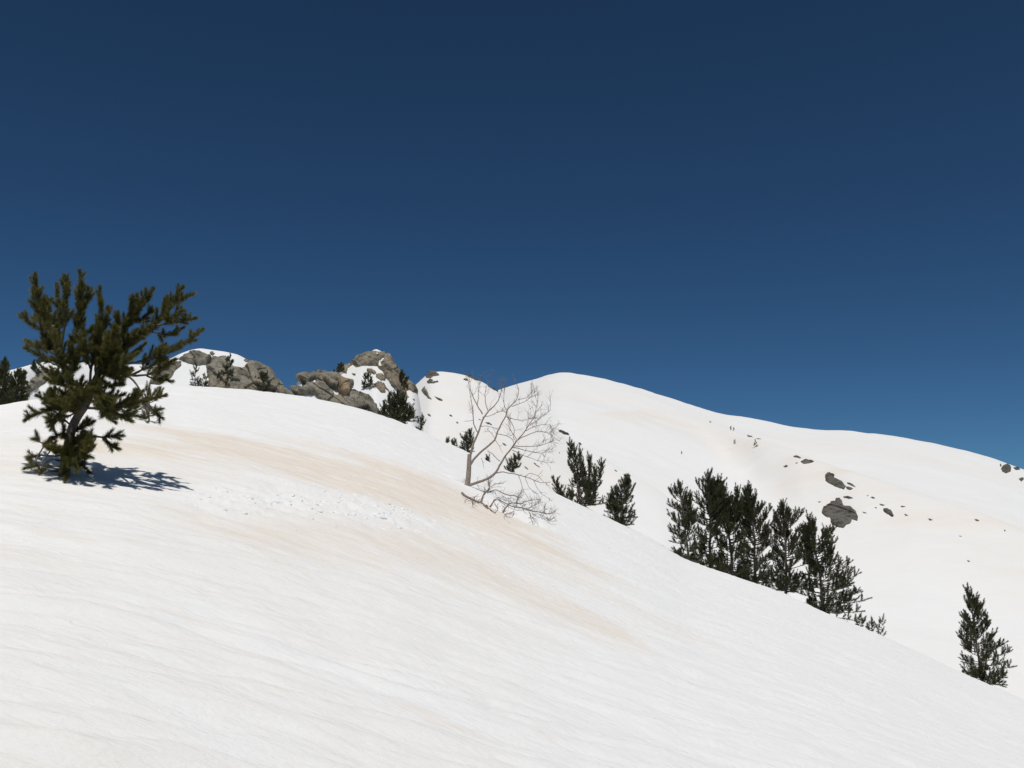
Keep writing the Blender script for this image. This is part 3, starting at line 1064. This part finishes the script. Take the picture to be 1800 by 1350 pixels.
_, c = pine_px('pine_bush', 798, 777, 0.6, [(0, 9, 6), (.6, 7, 5), (1, 3, 3)], 'low pine tuft left of the small pine behind the bare tree', 33, nb=10, shoot=.09, cat='shrub')
_, c = pine_px('pine_bush', 786, 774, 1.4, [(0, 5, 5), (.6, 5, 4), (1, 2, 2)], 'tiny pine tip leftmost of those behind the bare tree', 34, nb=6, shoot=.07, cat='shrub')
_, c = pine_px('pine_bush', 858, 805, 1.8, [(0, 5, 5), (.6, 4, 4), (1, 2, 2)], 'tiny cone-shaped pine seen between the forks of the bare tree', 35, nb=8, shoot=.07, cat='shrub')
_, c = pine_px('pine_bush', 896, 805, 0.7, [(0, 13, 18), (.4, 11, 14), (.75, 6, 10), (1, 3, 3)], 'small slanting pine behind the right limb of the bare tree', 36, nb=24, lean_px=16, shoot=.1, cat='shrub')
for (u, vt, sd, lb) in [(1512, 1090, 37, 'low pine tuft at the right foot of the dark row'), (1530, 1096, 38, 'thin slanting seedling right of the dark row'), (1548, 1089, 39, 'small forked pine seedling standing alone right of the dark row')]:
    pine_px('pine_seedling', u, vt, 0.5, [(0, 8, 8), (.5, 6, 6), (1, 3, 3)], lb, sd, nb=9, shoot=.1, cat='shrub', lean_px=5)
print('pines', tot, round(time.time() - T0, 1))


# pines on the knolls: set on the far terrain
def far_pine(u, vbase, vtop, half, label, seed, rmin, rmax, lean=0, nb=26, group=None, cat='shrub', mat=None):
    x, y, z = ground_pt(u, vbase, rmin, rmax, far_lookup)
    m = y / (F * math.cos(PITCH))
    H = (vbase - vtop) * m
    prof = [(0, half * m, half * m), (.4, half * .9 * m, half * .9 * m), (.8, half * .5 * m, half * .5 * m), (1, half * .2 * m, half * .2 * m)]
    px = m * 1.76
    make_pine('pine_bush', np.array([x, y, z - 0.03]), H, prof, label, seed, lean=(lean * m, 0), nb=nb, shoot=min(5.5, 0.3 * (vbase - vtop)) * m, needle=min(3.4, 0.2 * (vbase - vtop)) * m, width=0.8 * m, per_m=22 / (5.5 * m), cat=cat, group=group, mat=mat)


far_pine(343, 681, 640, 10, 'spindly pine in the snowy notch of the left knoll', 41, 30, 60, nb=14)
far_pine(359, 681, 660, 8, 'small forked pine right of the spindly pine in the notch', 42, 30, 60, nb=10)
far_pine(398, 684, 624, 14, 'leaning dark pine growing up the left knoll rock', 43, 30, 60, lean=6, nb=30)
far_pine(383, 682, 655, 10, 'low pine at the left foot of the knoll rock', 44, 30, 60, nb=14)
far_pine(461, 691, 655, 14, 'dark conical pine against the right part of the left knoll', 45, 30, 60, nb=34)
far_pine(2, 720, 631, 18, 'big dark bush at the left edge of the picture', 46, 27, 60, nb=170)
far_pine(29, 714, 651, 22, 'paler bush right of the dark one at the left edge', 47, 27, 60, nb=130)
far_pine(65, 660, 634, 14, 'low bush on the small rock behind the near pine', 48, 30, 60, nb=18)
far_pine(43, 707, 693, 5, 'tiny pine tuft on the snow right of the edge bushes', 49, 27, 60, nb=6)
far_pine(648, 683, 660, 12, 'round bush on the snow field below the peak', 50, 80, 140, nb=22)
far_pine(707, 685, 656, 13, 'dark bush clinging to the right shoulder of the peak', 51, 80, 140, nb=28)
far_pine(598, 655, 641, 11, 'scrubby bush on the left shoulder of the peak', 52, 80, 140, nb=18)
far_pine(531, 678, 663, 4, 'small dark juniper on the ochre rock step', 53, 45, 80, nb=9)
for k, (u, vb, h) in enumerate([(1328, 786, 10), (1292, 780, 6), (1285, 756, 6), (1289, 757, 5), (1198, 798, 4)]):
    lb = ['lone dwarf pine on the dusty upper slope', 'tiny dwarf pine left of the lone dwarf pine', 'left one of two tiny pines on the spur line', 'right one of two tiny pines on the spur line',
          'tiny dark pine speck right of the many-topped pine'][k]
    far_pine(u, vb, vb - h, h * 0.4, lb, 60 + k, 190, 640, nb=7)
print('far pines done', round(time.time() - T0, 1))

# ------------------------------------------------------------------ the bare tree
rngB = np.random.default_rng(12)
bare = empty('bare_tree', BT)
tag(bare, 'leafless many-branched small tree in the middle of the slope', 'tree')
BY = BT[1]


def z3(pts, y=BY):
    """points read on the enlargement of (740,600)-(1140,960)"""
    return [plane_pt(740 + p[0] / 3.75, 600 + p[1] / 3.75, y + (p[2] if len(p) > 2 else 0)) for p in pts]


PXM = BY / (F * math.cos(PITCH))


def twigs(t, path, r0, rng, depth, dens, length, sides=3, upb=0.25):
    n = len(path)
    L = np.linalg.norm(np.diff(path, axis=0), axis=1).sum()
    for _ in range(int(L / 0.035 * dens + rng.random())):
        w = rng.uniform(0.2, 1.0)
        i = min(n - 2, int(w * (n - 1)))
        p = path[i] + (path[i + 1] - path[i]) * rng.random()
        d = path[i + 1] - path[i]
        d /= np.linalg.norm(d) + 1e-9
        rr = rng.normal(size=3)
        rr[1] *= 0.7
        rr -= rr.dot(d) * d
        rr /= np.linalg.norm(rr) + 1e-9
        d2 = d * 0.75 + rr * 0.75 + np.array([0, 0, upb])
        d2 /= np.linalg.norm(d2)
        ln = length * rng.uniform(0.45, 1.15)
        k = 5
        q = [p]
        dd = d2.copy()
        for j in range(k - 1):
            dd = dd + rng.normal(0, 0.16, 3) + np.array([0, 0, 0.10])
            dd /= np.linalg.norm(dd)
            q.append(q[-1] + dd * ln / (k - 1))
        q = np.array(q)
        t.add(q, np.linspace(r0, r0 * 0.45, k), sides)
        if depth > 0:
            twigs(t, q, r0 * 0.75, rng, depth - 1, dens * 0.9, length * 0.6, sides, upb)


tb = Tubes()
path, L = smooth_path(z3([(255, 995), (285, 975), (305, 950), (312, 900), (316, 840), (318, 790), (320, 745)]), 26)
tb.add(path, np.concatenate([np.linspace(0.040, 0.028, 8), np.linspace(0.028, 0.021, 18)]), 10)
tb.build('trunk', M_BARE, bare, BT)
BARE = [
    # (points, r0, r1, twig density, twig length)
    ([(318, 790), (330, 730), (350, 660), (375, 600), (395, 540), (415, 490), (440, 455), (475, 425), (505, 380), (522, 330), (530, 290)], .019, .004, .5, .13),
    ([(375, 600), (350, 545, .05), (347, 500, .06), (345, 450, .06), (335, 390, .08), (322, 330, .1), (315, 270, .1)], .009, .003, .6, .10),
    ([(405, 480), (375, 430, -.05), (345, 380, -.08), (325, 330, -.1), (318, 250, -.12)], .009, .003, .7, .11),
    ([(372, 425, -.05), (378, 370, 0), (382, 310, .02), (400, 250, .03)], .005, .0025, .8, .09),
    ([(440, 455), (425, 410, .08), (420, 350, .12), (435, 290, .15), (450, 250, .16)], .007, .0025, .8, .09),
    ([(405, 500), (450, 490, -.1), (500, 465, -.15), (540, 450, -.18)], .006, .0025, .6, .10),
    ([(390, 560), (430, 555, .1), (470, 565, .14), (500, 570, .16)], .005, .0025, .6, .08),
    ([(318, 825), (345, 785), (400, 730), (450, 690), (490, 655), (505, 600), (540, 540), (565, 500), (570, 460), (600, 430), (640, 390), (650, 350), (650, 310)], .017, .004, .6, .13),
    ([(490, 655), (480, 630, .05), (455, 600, .1), (430, 585, .12)], .005, .0025, .6, .07),
    ([(495, 655), (520, 690, -.05), (530, 725, -.08), (545, 735, -.1)], .004, .002, .4, .05),
    ([(565, 495), (600, 540, .1), (615, 580, .14), (612, 640, .16)], .006, .003, .7, .12),
    ([(568, 470), (550, 420, .08), (548, 360, .1), (560, 310, .12)], .006, .0025, .9, .10),
    ([(600, 430), (660, 410, -.1), (700, 390, -.14), (730, 360, -.16)], .006, .0025, 1.0, .10),
    ([(640, 385), (690, 370, .1), (715, 345, .12), (735, 310, .14)], .005, .0025, .8, .09),
    ([(567, 500), (620, 515, .12), (680, 520, .16), (740, 500, .2)], .006, .0025, 1.0, .11),
    ([(505, 610), (560, 625, -.08), (590, 640, -.1), (612, 670, -.1)], .006, .005, .4, .08),
    ([(280, 978), (320, 950), (370, 930), (430, 910), (480, 880), (505, 850), (530, 800), (560, 750), (590, 715), (612, 680), (625, 655)], .021, .010, .08, .06),
    ([(612, 680), (650, 640, -.05), (690, 590, -.08), (720, 545, -.1), (755, 500, -.12), (765, 430, -.13), (775, 395, -.13)], .009, .003, 1.0, .13),
    ([(625, 660), (670, 630, .06), (720, 610, .1), (770, 590, .14), (830, 600, .18), (870, 620, .2)], .008, .003, 1.0, .13),
    ([(690, 590, -.08), (740, 560, .05), (790, 545, .1), (840, 540, .12), (860, 560, .14)], .006, .0025, 1.1, .12),
    ([(720, 550, -.1), (770, 520, -.2), (815, 480, -.24), (855, 450, -.26)], .006, .0025, 1.0, .12),
    ([(610, 690), (660, 690, -.1), (720, 690, -.15), (790, 680, -.2), (860, 650, -.22)], .008, .003, 1.0, .13),
    ([(605, 700), (670, 715, .1), (740, 730, .15), (800, 740, .2), (850, 705, .22)], .007, .0025, .9, .12),
    ([(600, 715), (640, 735, -.1), (690, 760, -.15), (760, 785, -.2), (820, 800, -.22)], .006, .0025, .9, .12),
    ([(630, 645), (600, 600, .1), (580, 560, .14), (590, 500, .18)], .006, .003, .9, .12),
    ([(520, 790), (495, 770, .05), (465, 740, .08), (435, 728, .09)], .006, .005, .2, .06),
    ([(495, 870), (530, 858), (580, 870), (640, 878), (690, 890), (740, 910), (800, 935), (860, 930)], .009, .003, .4, .10),
    ([(640, 878), (660, 925, -.1), (680, 990, -.15), (710, 1030, -.18), (725, 1070, -.2)], .005, .002, .4, .08),
    ([(685, 888), (700, 930, .05), (720, 970, .08), (770, 1010, .1)], .004, .002, .5, .08),
    ([(690, 890), (720, 868, .05), (770, 885, .1), (810, 930, .12), (850, 960, .14)], .005, .002, .5, .09),
    ([(740, 910), (760, 960, -.05), (800, 1010, -.1), (850, 1035, -.14)], .004, .002, .5, .08),
    ([(400, 770), (410, 800, .05), (420, 840, .05)], .004, .002, .4, .05),
    ([(345, 660), (320, 640, -.05), (290, 600, -.08), (270, 590, -.09)], .005, .002, .4, .05),
    ([(345, 520, .06), (310, 525, .1), (285, 528, .12)], .004, .002, .4, .05),
    ([(345, 455, .06), (330, 440, .1), (310, 455, .12)], .004, .002, .5, .06),
    ([(365, 935), (372, 910, -.03), (380, 885, -.04)], .003, .0015, .3, .03),
]
for k, (pts, r0, r1, dn, tl) in enumerate(BARE):
    path, L = smooth_path(z3(pts), max(8, len(pts) * 5))
    path = path + np.cumsum(rngB.normal(0, 0.0011, path.shape), 0)
    t = Tubes()
    t.add(path, np.linspace(r0, r1, len(path)) * 0.72, 8 if r0 > .01 else 5)
    br = t.build('branch', M_BARE, bare, BT)
    if dn > 0:
        t = Tubes()
        lo = path[int(len(path) * (0.55 if r0 > .012 else 0.2)):]
        if dn >= 0.5:
            twigs(t, lo, 0.0020, rngB, 1, dn * 0.8, tl)
            twigs(t, path[-6:], 0.0021, rngB, 1, dn * 1.2, tl * 1.15, upb=0.4)
        else:
            twigs(t, lo, 0.0022, rngB, 0, dn, tl)
        if t.v:
            t.build('twigs', M_BARE2, br, BT)['kind'] = 'stuff'

# broken branch lying on the snow in front of it
FB = ground_pt(815, 876)
fallen = empty('broken_branch', FB)
tag(fallen, 'broken brown branch with twigs lying on the snow below the bare tree', 'branch')


def on_snow(pts):
    """points read on the enlargement of (780,780)-(1000,960); third number lifts above the snow"""
    out = []
    for p in pts:
        x, y, z = ground_pt(780 + p[0] / 7.5, 780 + p[1] / 7.5, 5, 16)
        z = float(near_full(np.array([x]), np.array([y]))[0]) + (p[2] if len(p) > 2 else 0.015)
        out.append(np.array([x, y, z]))
    return out


FALL = [
    ([(240, 712), (300, 750), (380, 785), (450, 820), (530, 855), (590, 890), (640, 930), (690, 965)], .011, .004, .6),
    ([(450, 815), (470, 770), (520, 725), (590, 685), (615, 640), (590, 570), (640, 490)], .008, .003, .5),
    ([(605, 680), (690, 685), (760, 730), (830, 765), (900, 785), (970, 800), (970, 870), (940, 910)], .006, .003, .5),
    ([(970, 800), (1000, 760), (1050, 720)], .004, .002, .6),
    ([(560, 870), (600, 840), (660, 840), (710, 870), (780, 860), (860, 865), (990, 870), (1100, 845), (1300, 815)], .006, .002, .6),
    ([(710, 870), (715, 910), (690, 950)], .004, .002, .5),
    ([(530, 800), (600, 785), (700, 795), (780, 840), (850, 870), (930, 910), (1030, 940), (1130, 970), (1210, 1005), (1270, 1010), (1400, 1040), (1480, 1020)], .007, .003, .7),
    ([(930, 915), (850, 960), (790, 1010), (830, 1050), (900, 1085)], .004, .002, .5),
    ([(1030, 940), (1130, 910), (1220, 890), (1270, 860)], .004, .002, .8),
    ([(1130, 970), (1160, 1030), (1220, 1100)], .004, .002, .6),
    ([(1350, 1030), (1390, 1100), (1490, 1112)], .004, .002, .5),
    ([(1270, 1010), (1320, 970), (1345, 920)], .004, .002, .6),
    ([(380, 785), (380, 860), (440, 910)], .004, .002, .5),
    ([(400, 775), (440, 745), (480, 735)], .004, .002, .5),
    ([(270, 810), (330, 785), (400, 790)], .003, .002, .3),
    ([(620, 635), (700, 625), (790, 640)], .004, .002, .5),
]
for k, (pts, r0, r1, dn) in enumerate(FALL):
    path, L = smooth_path(on_snow(pts), max(8, len(pts) * 4))
    path = path + np.cumsum(rngB.normal(0, 0.001, path.shape), 0)
    if k:
        path[:, 2] += np.linspace(0, 0.06, len(path)) * rngB.uniform(0.3, 1.0)
    t = Tubes()
    t.add(path, np.linspace(r0, r1, len(path)), 7 if k == 0 else 5)
    br = t.build('stem' if k == 0 else 'side_branch', M_BARE2, fallen, FB)
    t = Tubes()
    twigs(t, path, 0.0022, rngB, 0, dn, .09, upb=0.12)
    if t.v:
        t.build('twigs', M_BARE2, br, FB)['kind'] = 'stuff'
print('bare tree done', round(time.time() - T0, 1))

# ------------------------------------------------------------------ rocks
A0, A1 = 30, 62


def za(pts):      # enlargement of (280,600)-(540,720)
    return [(280 + x / 6.923, 600 + y / 6.923) for x, y in pts]


def zc(pts):      # enlargement of (510,600)-(770,760)
    return [(510 + x / 6.923, 600 + y / 6.923) for x, y in pts]


def ze(pts):      # enlargement of (1380,780)-(1800,1010)
    return [(1380 + x / 4.286, 780 + y / 4.286) for x, y in pts]


def zd(pts):      # enlargement of (730,630)-(1110,860)
    return [(730 + x / 4.737, 630 + y / 4.737) for x, y in pts]


rock('rock_outcrop', za([(230, 230), (290, 170), (370, 130), (470, 115), (540, 130), (610, 165), (640, 200), (640, 250), (600, 280), (520, 300), (420, 290), (330, 260), (270, 235)]),
     M_ROCK_A, A0, A1, 0.28, 1.1, 'rounded grey boulder under the snow cap at top of the left knoll', seed=3)
rock('rock_outcrop', za([(640, 190), (700, 185), (770, 165), (830, 190), (870, 240), (900, 300), (1000, 325), (1050, 285), (1110, 258), (1170, 280), (1240, 310), (1310, 350), (1370, 410), (1420, 490), (1520, 580), (1640, 660),
                         (1680, 720), (1300, 700), (900, 680), (640, 640), (590, 560), (600, 470), (580, 390), (570, 310), (610, 270)]),
     M_ROCK_A, A0, A1, 0.38, 1.1, 'wide grey rock face forming the front of the left knoll', seed=4)
rock('rock_outcrop', za([(-120, 500), (-80, 330), (60, 280), (180, 240), (270, 240), (275, 290), (200, 360), (150, 440), (60, 500), (-40, 560)]),
     M_ROCK_A, A0, A1, 0.25, 1.1, 'grey rock at the left end of the knoll behind the near pine branches', seed=5)
rock('rock', za([(610, 130), (650, 118), (680, 150), (650, 175), (615, 160)]), M_ROCK_A, A0, A1, 0.08, 0.7, 'small stone in the snow cap of the left knoll', seed=6)
rock('rock', za([(1020, 230), (1050, 213), (1090, 228), (1095, 250), (1060, 255)]), M_ROCK_A, A0, A1, 0.08, 0.7, 'small brown stone right of centre in the knoll snow cap', seed=7)
rock('rock_outcrop', [(40, 692), (52, 668), (66, 655), (78, 650), (92, 655), (100, 662), (88, 668), (70, 680), (55, 690)], M_ROCK_A, 27, 60, 0.2, 1.1, 'small grey rock behind the left side of the near pine', seed=8)

B0, B1 = 44, 80
rock('rock_outcrop', zc([(85, 480), (95, 425), (150, 395), (220, 395), (310, 375), (420, 372), (510, 385), (600, 420), (690, 465), (760, 480), (775, 540), (740, 560), (750, 600), (850, 620), (930, 670), (980, 730), (1030, 790), (1060, 850),
                         (1130, 930), (1140, 990), (700, 880), (380, 790), (330, 690), (290, 650), (140, 660), (90, 690), (30, 640), (10, 580), (60, 540), (120, 545), (150, 560), (190, 530)]),
     M_ROCK_A, B0, B1, 0.40, 1.1, 'angular grey-green rock step right of the left knoll', seed=9,
     holes=[zc([(235, 505), (300, 470), (305, 490), (260, 520)]), zc([(415, 510), (500, 575), (560, 600), (600, 650), (560, 655), (500, 600)])])
rock('rock_slab', zc([(530, 450), (600, 440), (660, 480), (720, 530), (735, 600), (720, 680), (650, 720), (600, 650), (560, 560), (520, 520)]), M_ROCK_O, B0, B1, 0.62, 1.1, 'ochre stained slab on the rock step below the peak', seed=10)

C0, C1 = 85, 150
rock('rock_peak', zc([(555, 360), (600, 320), (700, 270), (780, 215), (830, 175), (900, 135), (1000, 112), (1080, 100), (1150, 130), (1210, 165), (1270, 230), (1320, 310), (1370, 400), (1450, 480), (1530, 540), (1560, 600), (1560, 645), (1440, 590), (1420, 610),
                      (1430, 660), (1470, 690), (1400, 690), (1310, 630), (1250, 570), (1200, 480), (1150, 430), (1120, 370), (1070, 330), (1060, 310), (980, 300), (880, 300), (830, 320), (790, 310), (770, 285), (700, 330), (690, 400), (640, 380)]),
     M_ROCK_C, C0, C1, 0.5, 1.0, 'brown rocky summit standing above the snow left of the bare tree', seed=11,
     holes=[zc([(1080, 240), (1095, 240), (1105, 300), (1080, 300)]), zc([(1100, 235), (1135, 200), (1140, 215), (1110, 250)]), zc([(1030, 95), (1100, 95), (1120, 128), (1085, 118), (1040, 112)]), zc([(1045, 138), (1065, 132), (1070, 152), (1050, 152)]),
            zc([(1150, 130), (1172, 140), (1168, 155), (1150, 146)]), zc([(760, 222), (780, 222), (778, 240), (762, 238)]), zc([(705, 268), (724, 268), (722, 284), (707, 282)]), zc([(1272, 255), (1286, 252), (1288, 268), (1275, 268)])])
for k, (pl, lb) in enumerate([
    ([(940, 330), (1000, 340), (1060, 375), (1030, 405), (970, 390), (930, 360)], 'small rock on the snow field under the summit, upper one'),
    ([(1040, 400), (1120, 390), (1170, 440), (1160, 480), (1100, 480), (1050, 440)], 'rock rib on the right of the snow field under the summit'),
    ([(1010, 520), (1070, 480), (1110, 490), (1160, 560), (1165, 625), (1110, 630), (1060, 580)], 'lowest grey rock on the snow field under the summit'),
    ([(1120, 490), (1150, 520), (1195, 595), (1170, 600), (1130, 540)], 'narrow grey rock right of the lowest one under the summit'),
    ([(740, 395), (790, 385), (800, 410), (780, 430)], 'small stone high on the left of the snow field'),
    ([(700, 470), (760, 460), (775, 530), (745, 550), (720, 520)], 'rock at the left lower edge of the snow field'),
    ([(1255, 635), (1280, 640), (1305, 665), (1285, 660)], 'small stone below the summit above the three-topped pine'),
    ([(1485, 695), (1510, 700), (1530, 720), (1500, 715)], 'small stone below the right shoulder of the summit'),
    ([(900, 380), (930, 372), (955, 395), (920, 400)], 'tiny stone in the middle of the summit snow field'),
]):
    rock('rock', zc(pl), M_ROCK_C, C0, C1, 0.30, 0.8, lb, seed=20 + k)
D0, D1 = 140, 300
for k, (pl, lb) in enumerate([
    ([(85, 150), (100, 120), (140, 95), (170, 110), (205, 135), (190, 145), (150, 150), (130, 165), (95, 165)], 'dark rocks at the left corner of the snowy ridge'),
    ([(95, 190), (120, 170), (150, 180), (130, 210), (100, 212)], 'dark rock below the ridge corner'),
    ([(115, 210), (150, 190), (190, 185), (195, 197), (150, 208)], 'thin rock band below the ridge corner'),
    ([(405, 165), (430, 170), (445, 185), (425, 188), (400, 178)], 'short dark rock left of the bare tree crown'),
    ([(410, 130), (460, 138), (500, 165), (540, 185), (530, 192), (480, 172), (440, 155)], 'dark rocks along the snowy ridge skyline'),
    ([(600, 225), (640, 240), (690, 265), (690, 277), (650, 262), (610, 240)], 'dark rocks at the right end of the ridge skyline'),
    ([(150, 315), (190, 325), (230, 345), (225, 360), (195, 350)], 'flat dark rock on the dusty slope below the ridge'),
    ([(95, 457), (120, 465), (137, 485), (110, 478)], 'small dark stone on the dusty slope, left'),
    ([(280, 470), (305, 473), (310, 486), (285, 484)], 'small dark stone on the dusty slope, middle'),
    ([(340, 528), (355, 530), (365, 545), (345, 542)], 'tiny stone on the dusty slope left of the bare tree'),
    ([(575, 530), (605, 532), (635, 548), (640, 556), (600, 547)], 'dark rock seen through the middle of the bare tree'),
    ([(718, 705), (740, 704), (765, 727), (740, 727)], 'dark stone seen between the two right limbs of the bare tree'),
    ([(520, 502), (550, 508), (555, 518), (530, 514)], 'small stone seen through the left fork of the bare tree'),
    ([(1190, 590), (1230, 600), (1275, 622), (1280, 640), (1240, 628), (1200, 608)], 'long dark rock on the slope right of the bare tree crown'),
    ([(1355, 698), (1375, 700), (1388, 718), (1365, 712)], 'small stone above the many-topped pine'),
    ([(980, 865), (1010, 880), (1048, 912), (1020, 903), (990, 882)], 'thin dark rock right of the bare tree, lower slope'),
    ([(903, 898), (925, 908), (948, 930), (920, 922)], 'thin dark stone beside the small slanting pine'),
    ([(1650, 925), (1670, 930), (1690, 948), (1665, 942)], 'tiny flat stone on the slope right of the many-topped pine'),
    ([(1195, 778), (1205, 780), (1206, 790), (1196, 790)], 'tiny dark stone left of the many-topped pine top'),
]):
    rock('rock', zd(pl), M_ROCK_F, D0, D1, 0.45, 0.6, lb, seed=40 + k)
rock('rock', zc([(1600, 600), (1640, 540), (1670, 600), (1690, 660), (1730, 715), (1680, 690), (1630, 640)]), M_ROCK_C, D0, D1, 0.9, 0.8, 'slanting rock rib right of the summit', seed=39)
E0, E1 = 190, 560
for k, (pl, lb, bl) in enumerate([
    ([(272, 520), (290, 470), (335, 455), (345, 440), (375, 440), (380, 415), (410, 410), (430, 430), (440, 470), (500, 480), (535, 510), (550, 550), (545, 585), (505, 570), (495, 600), (460, 615), (440, 637), (400, 630), (345, 600), (340, 560), (305, 550)], 'largest dark rock on the right-hand slope', 1.1),
    ([(300, 235), (330, 218), (375, 235), (370, 260), (430, 285), (460, 320), (440, 345), (380, 325), (330, 300), (305, 280)], 'long dark rock above the largest one on the right slope', 1.1),
    ([(465, 290), (500, 298), (540, 330), (500, 318), (470, 305)], 'thin dark rock beside the long dark rock', .6),
    ([(460, 325), (490, 325), (515, 338), (490, 350), (465, 342)], 'small dark rock at the lower end of the long one', .7),
    ([(435, 395), (480, 395), (520, 415), (480, 418), (445, 408)], 'flat dark rock just above the largest one', .6),
    ([(60, 92), (90, 85), (130, 108), (110, 112), (70, 103)], 'small dark rock highest in the right-hand rock field', .7),
    ([(120, 128), (150, 115), (190, 122), (220, 135), (180, 150), (140, 152), (120, 142)], 'dark ledge below the highest rock of the right slope', .9),
    ([(-15, 170), (10, 160), (28, 168), (10, 178), (-12, 178)], 'small rock left of the dark ledge', .6),
    ([(735, 490), (770, 485), (800, 500), (822, 545), (810, 556), (770, 530), (740, 510)], 'oval dark rock right of the largest one', 1.0),
    ([(710, 452), (730, 455), (757, 464), (735, 470), (712, 462)], 'small rock just above the oval one', .5),
    ([(642, 398), (670, 400), (685, 413), (660, 416)], 'small rock left above the oval one', .5),
    ([(860, 470), (885, 465), (908, 474), (880, 482)], 'small rock right above the oval one', .5),
    ([(895, 530), (915, 530), (930, 545), (910, 546)], 'small rock right below the oval one', .5),
    ([(1070, 562), (1095, 564), (1120, 575), (1090, 578)], 'lone small rock farther right on the slope', .5),
    ([(1425, 568), (1445, 570), (1468, 585), (1440, 583)], 'small rock under the far right end of the spur', .5),
    ([(1310, 692), (1330, 692), (1335, 703), (1312, 702)], 'tiny rock low on the right slope, upper one', .4),
    ([(1368, 875), (1385, 878), (1400, 888), (1378, 888)], 'tiny rock low on the right slope, lower one', .4),
    ([(1645, 650), (1662, 648), (1660, 662), (1648, 662)], 'tiny rock at the right edge below the spur', .4),
    ([(578, 508), (600, 512), (625, 528), (595, 524)], 'thin rock just right of the largest one', .4),
    ([(245, 436), (265, 432), (275, 438), (255, 445)], 'tiny rock left above the largest one', .4),
    ([(75, 142), (92, 138), (98, 148), (80, 152)], 'tiny rock between the ledge and the small rock', .3),
    ([(675, 478), (688, 476), (690, 487), (678, 487)], 'tiny rock left of the oval one', .3),
    ([(612, 388), (625, 387), (632, 396), (617, 397)], 'tiny rock left of the small rocks above the oval', .3),
]):
    rock('rock', ze(pl), M_ROCK_F, E0, E1, bl, 0.6, lb, seed=70 + k)
for k, (pl, lb) in enumerate([
    ([(1625, 190), (1640, 165), (1680, 155), (1705, 180), (1700, 210), (1665, 225), (1635, 212)], 'round grey rock on the skyline at the right edge'),
    ([(1715, 175), (1750, 178), (1775, 195), (1740, 200)], 'small rock right of the round skyline rock'),
    ([(1760, 265), (1785, 255), (1800, 270), (1780, 285)], 'small rock below the skyline at the right edge'),
    ([(1615, 155), (1632, 152), (1630, 175), (1618, 172)], 'tiny rock left of the round skyline rock'),
]):
    rock('rock', ze(pl), M_ROCK_F, 430, 640, 1.6, 0.6, lb, seed=100 + k)
for k, (pl, lb) in enumerate([
    ([(1246, 740), (1250, 741), (1251, 743), (1247, 743)], 'tiny dark speck of rock under the dome skyline'),
    ([(1312, 764), (1320, 766), (1325, 769), (1316, 768)], 'thin stone on the spur line, left'),
    ([(1328, 769), (1336, 771), (1339, 773), (1331, 772)], 'thin stone on the spur line, right'),
]):
    rock('rock', pl, M_ROCK_F, 330, 640, 0.6, 0.6, lb, seed=110 + k)
print('rocks done', round(time.time() - T0, 1))

# ------------------------------------------------------------------ broken snow on the near slope
rngC = np.random.default_rng(5)


def clod_mesh(seed):
    import bmesh
    bm = bmesh.new()
    bmesh.ops.create_icosphere(bm, subdivisions=2, radius=1.0)
    V = np.array([v.co[:] for v in bm.verts])
    n = 0.55 * fbm(V[:, 0] * 1.3 + seed * 7.1 + V[:, 2] * 0.7, V[:, 1] * 1.3 + V[:, 2] * 0.9, 3, 200 + seed)
    V = V * (1 + n)[:, None] * np.array([1, 0.85, 0.6])
    Fc = np.array([[v.index for v in f.verts] for f in bm.faces])
    bm.free()
    return V, Fc


CL = [clod_mesh(i) for i in range(6)]
clod_me = []
for V, Fc in CL:
    o = mesh_obj('snow_clod', V, Fc, M_SNOW)
    clod_me.append(o.data)
    bpy.data.objects.remove(o)


def rubble_spot():
    t = rngC.uniform(0, len(RUBBLE) - 1.001)
    i = int(t)
    p = np.array(RUBBLE[i]) + (np.array(RUBBLE[i + 1]) - np.array(RUBBLE[i])) * (t - i)
    w = RUBBLE_HW[i] * 0.8
    return p + rngC.normal(0, 1, 2) * np.array([0.15, w * 0.75])


for k in range(34):
    p = rubble_spot()
    s = rngC.uniform(0.018, 0.046)
    z = float(near_full(np.array([p[0]]), np.array([p[1]]))[0])
    o = bpy.data.objects.new('snow_clod', clod_me[k % 6])
    COL.objects.link(o)
    o.location = (p[0], p[1], z - s * 0.30)
    o.scale = (s * rngC.uniform(0.9, 1.4), s, s * rngC.uniform(0.5, 0.75))
    nv = mathutils.Vector(terrain_normal(np.array([p[0]]), np.array([p[1]]), near_height, 0.1)[0])
    qz = mathutils.Quaternion((0, 0, 1), rngC.uniform(0, 6.28))
    o.rotation_mode = 'QUATERNION'
    o.rotation_quaternion = mathutils.Vector((0, 0, 1)).rotation_difference(nv) @ qz
    tag(o, 'white clod of broken snow in the churned patch at mid slope', 'snow clod', 'clods of the churned snow patch')
vs, fs, n = [], [], 0
for k in range(260):
    p = rubble_spot() + rngC.normal(0, 0.1, 2)
    s = rngC.uniform(0.008, 0.02)
    z = float(near_full(np.array([p[0]]), np.array([p[1]]))[0])
    V, Fc = CL[k % 6]
    vs.append(V * s + np.array([p[0], p[1], z - 0.45 * s]))
    fs.append(Fc + n)
    n += len(V)
o = mesh_obj('snow_crumbs', np.concatenate(vs), np.concatenate(fs), M_SNOW)
o['kind'] = 'stuff'
o['label'] = 'small white snow crumbs scattered over the churned patch'
o['category'] = 'snow'
print('tris', sum(len(o.data.polygons) * (2 if len(o.data.polygons[0].vertices) == 4 else 1) for o in bpy.data.objects if o.type == 'MESH'), round(time.time() - T0, 1))
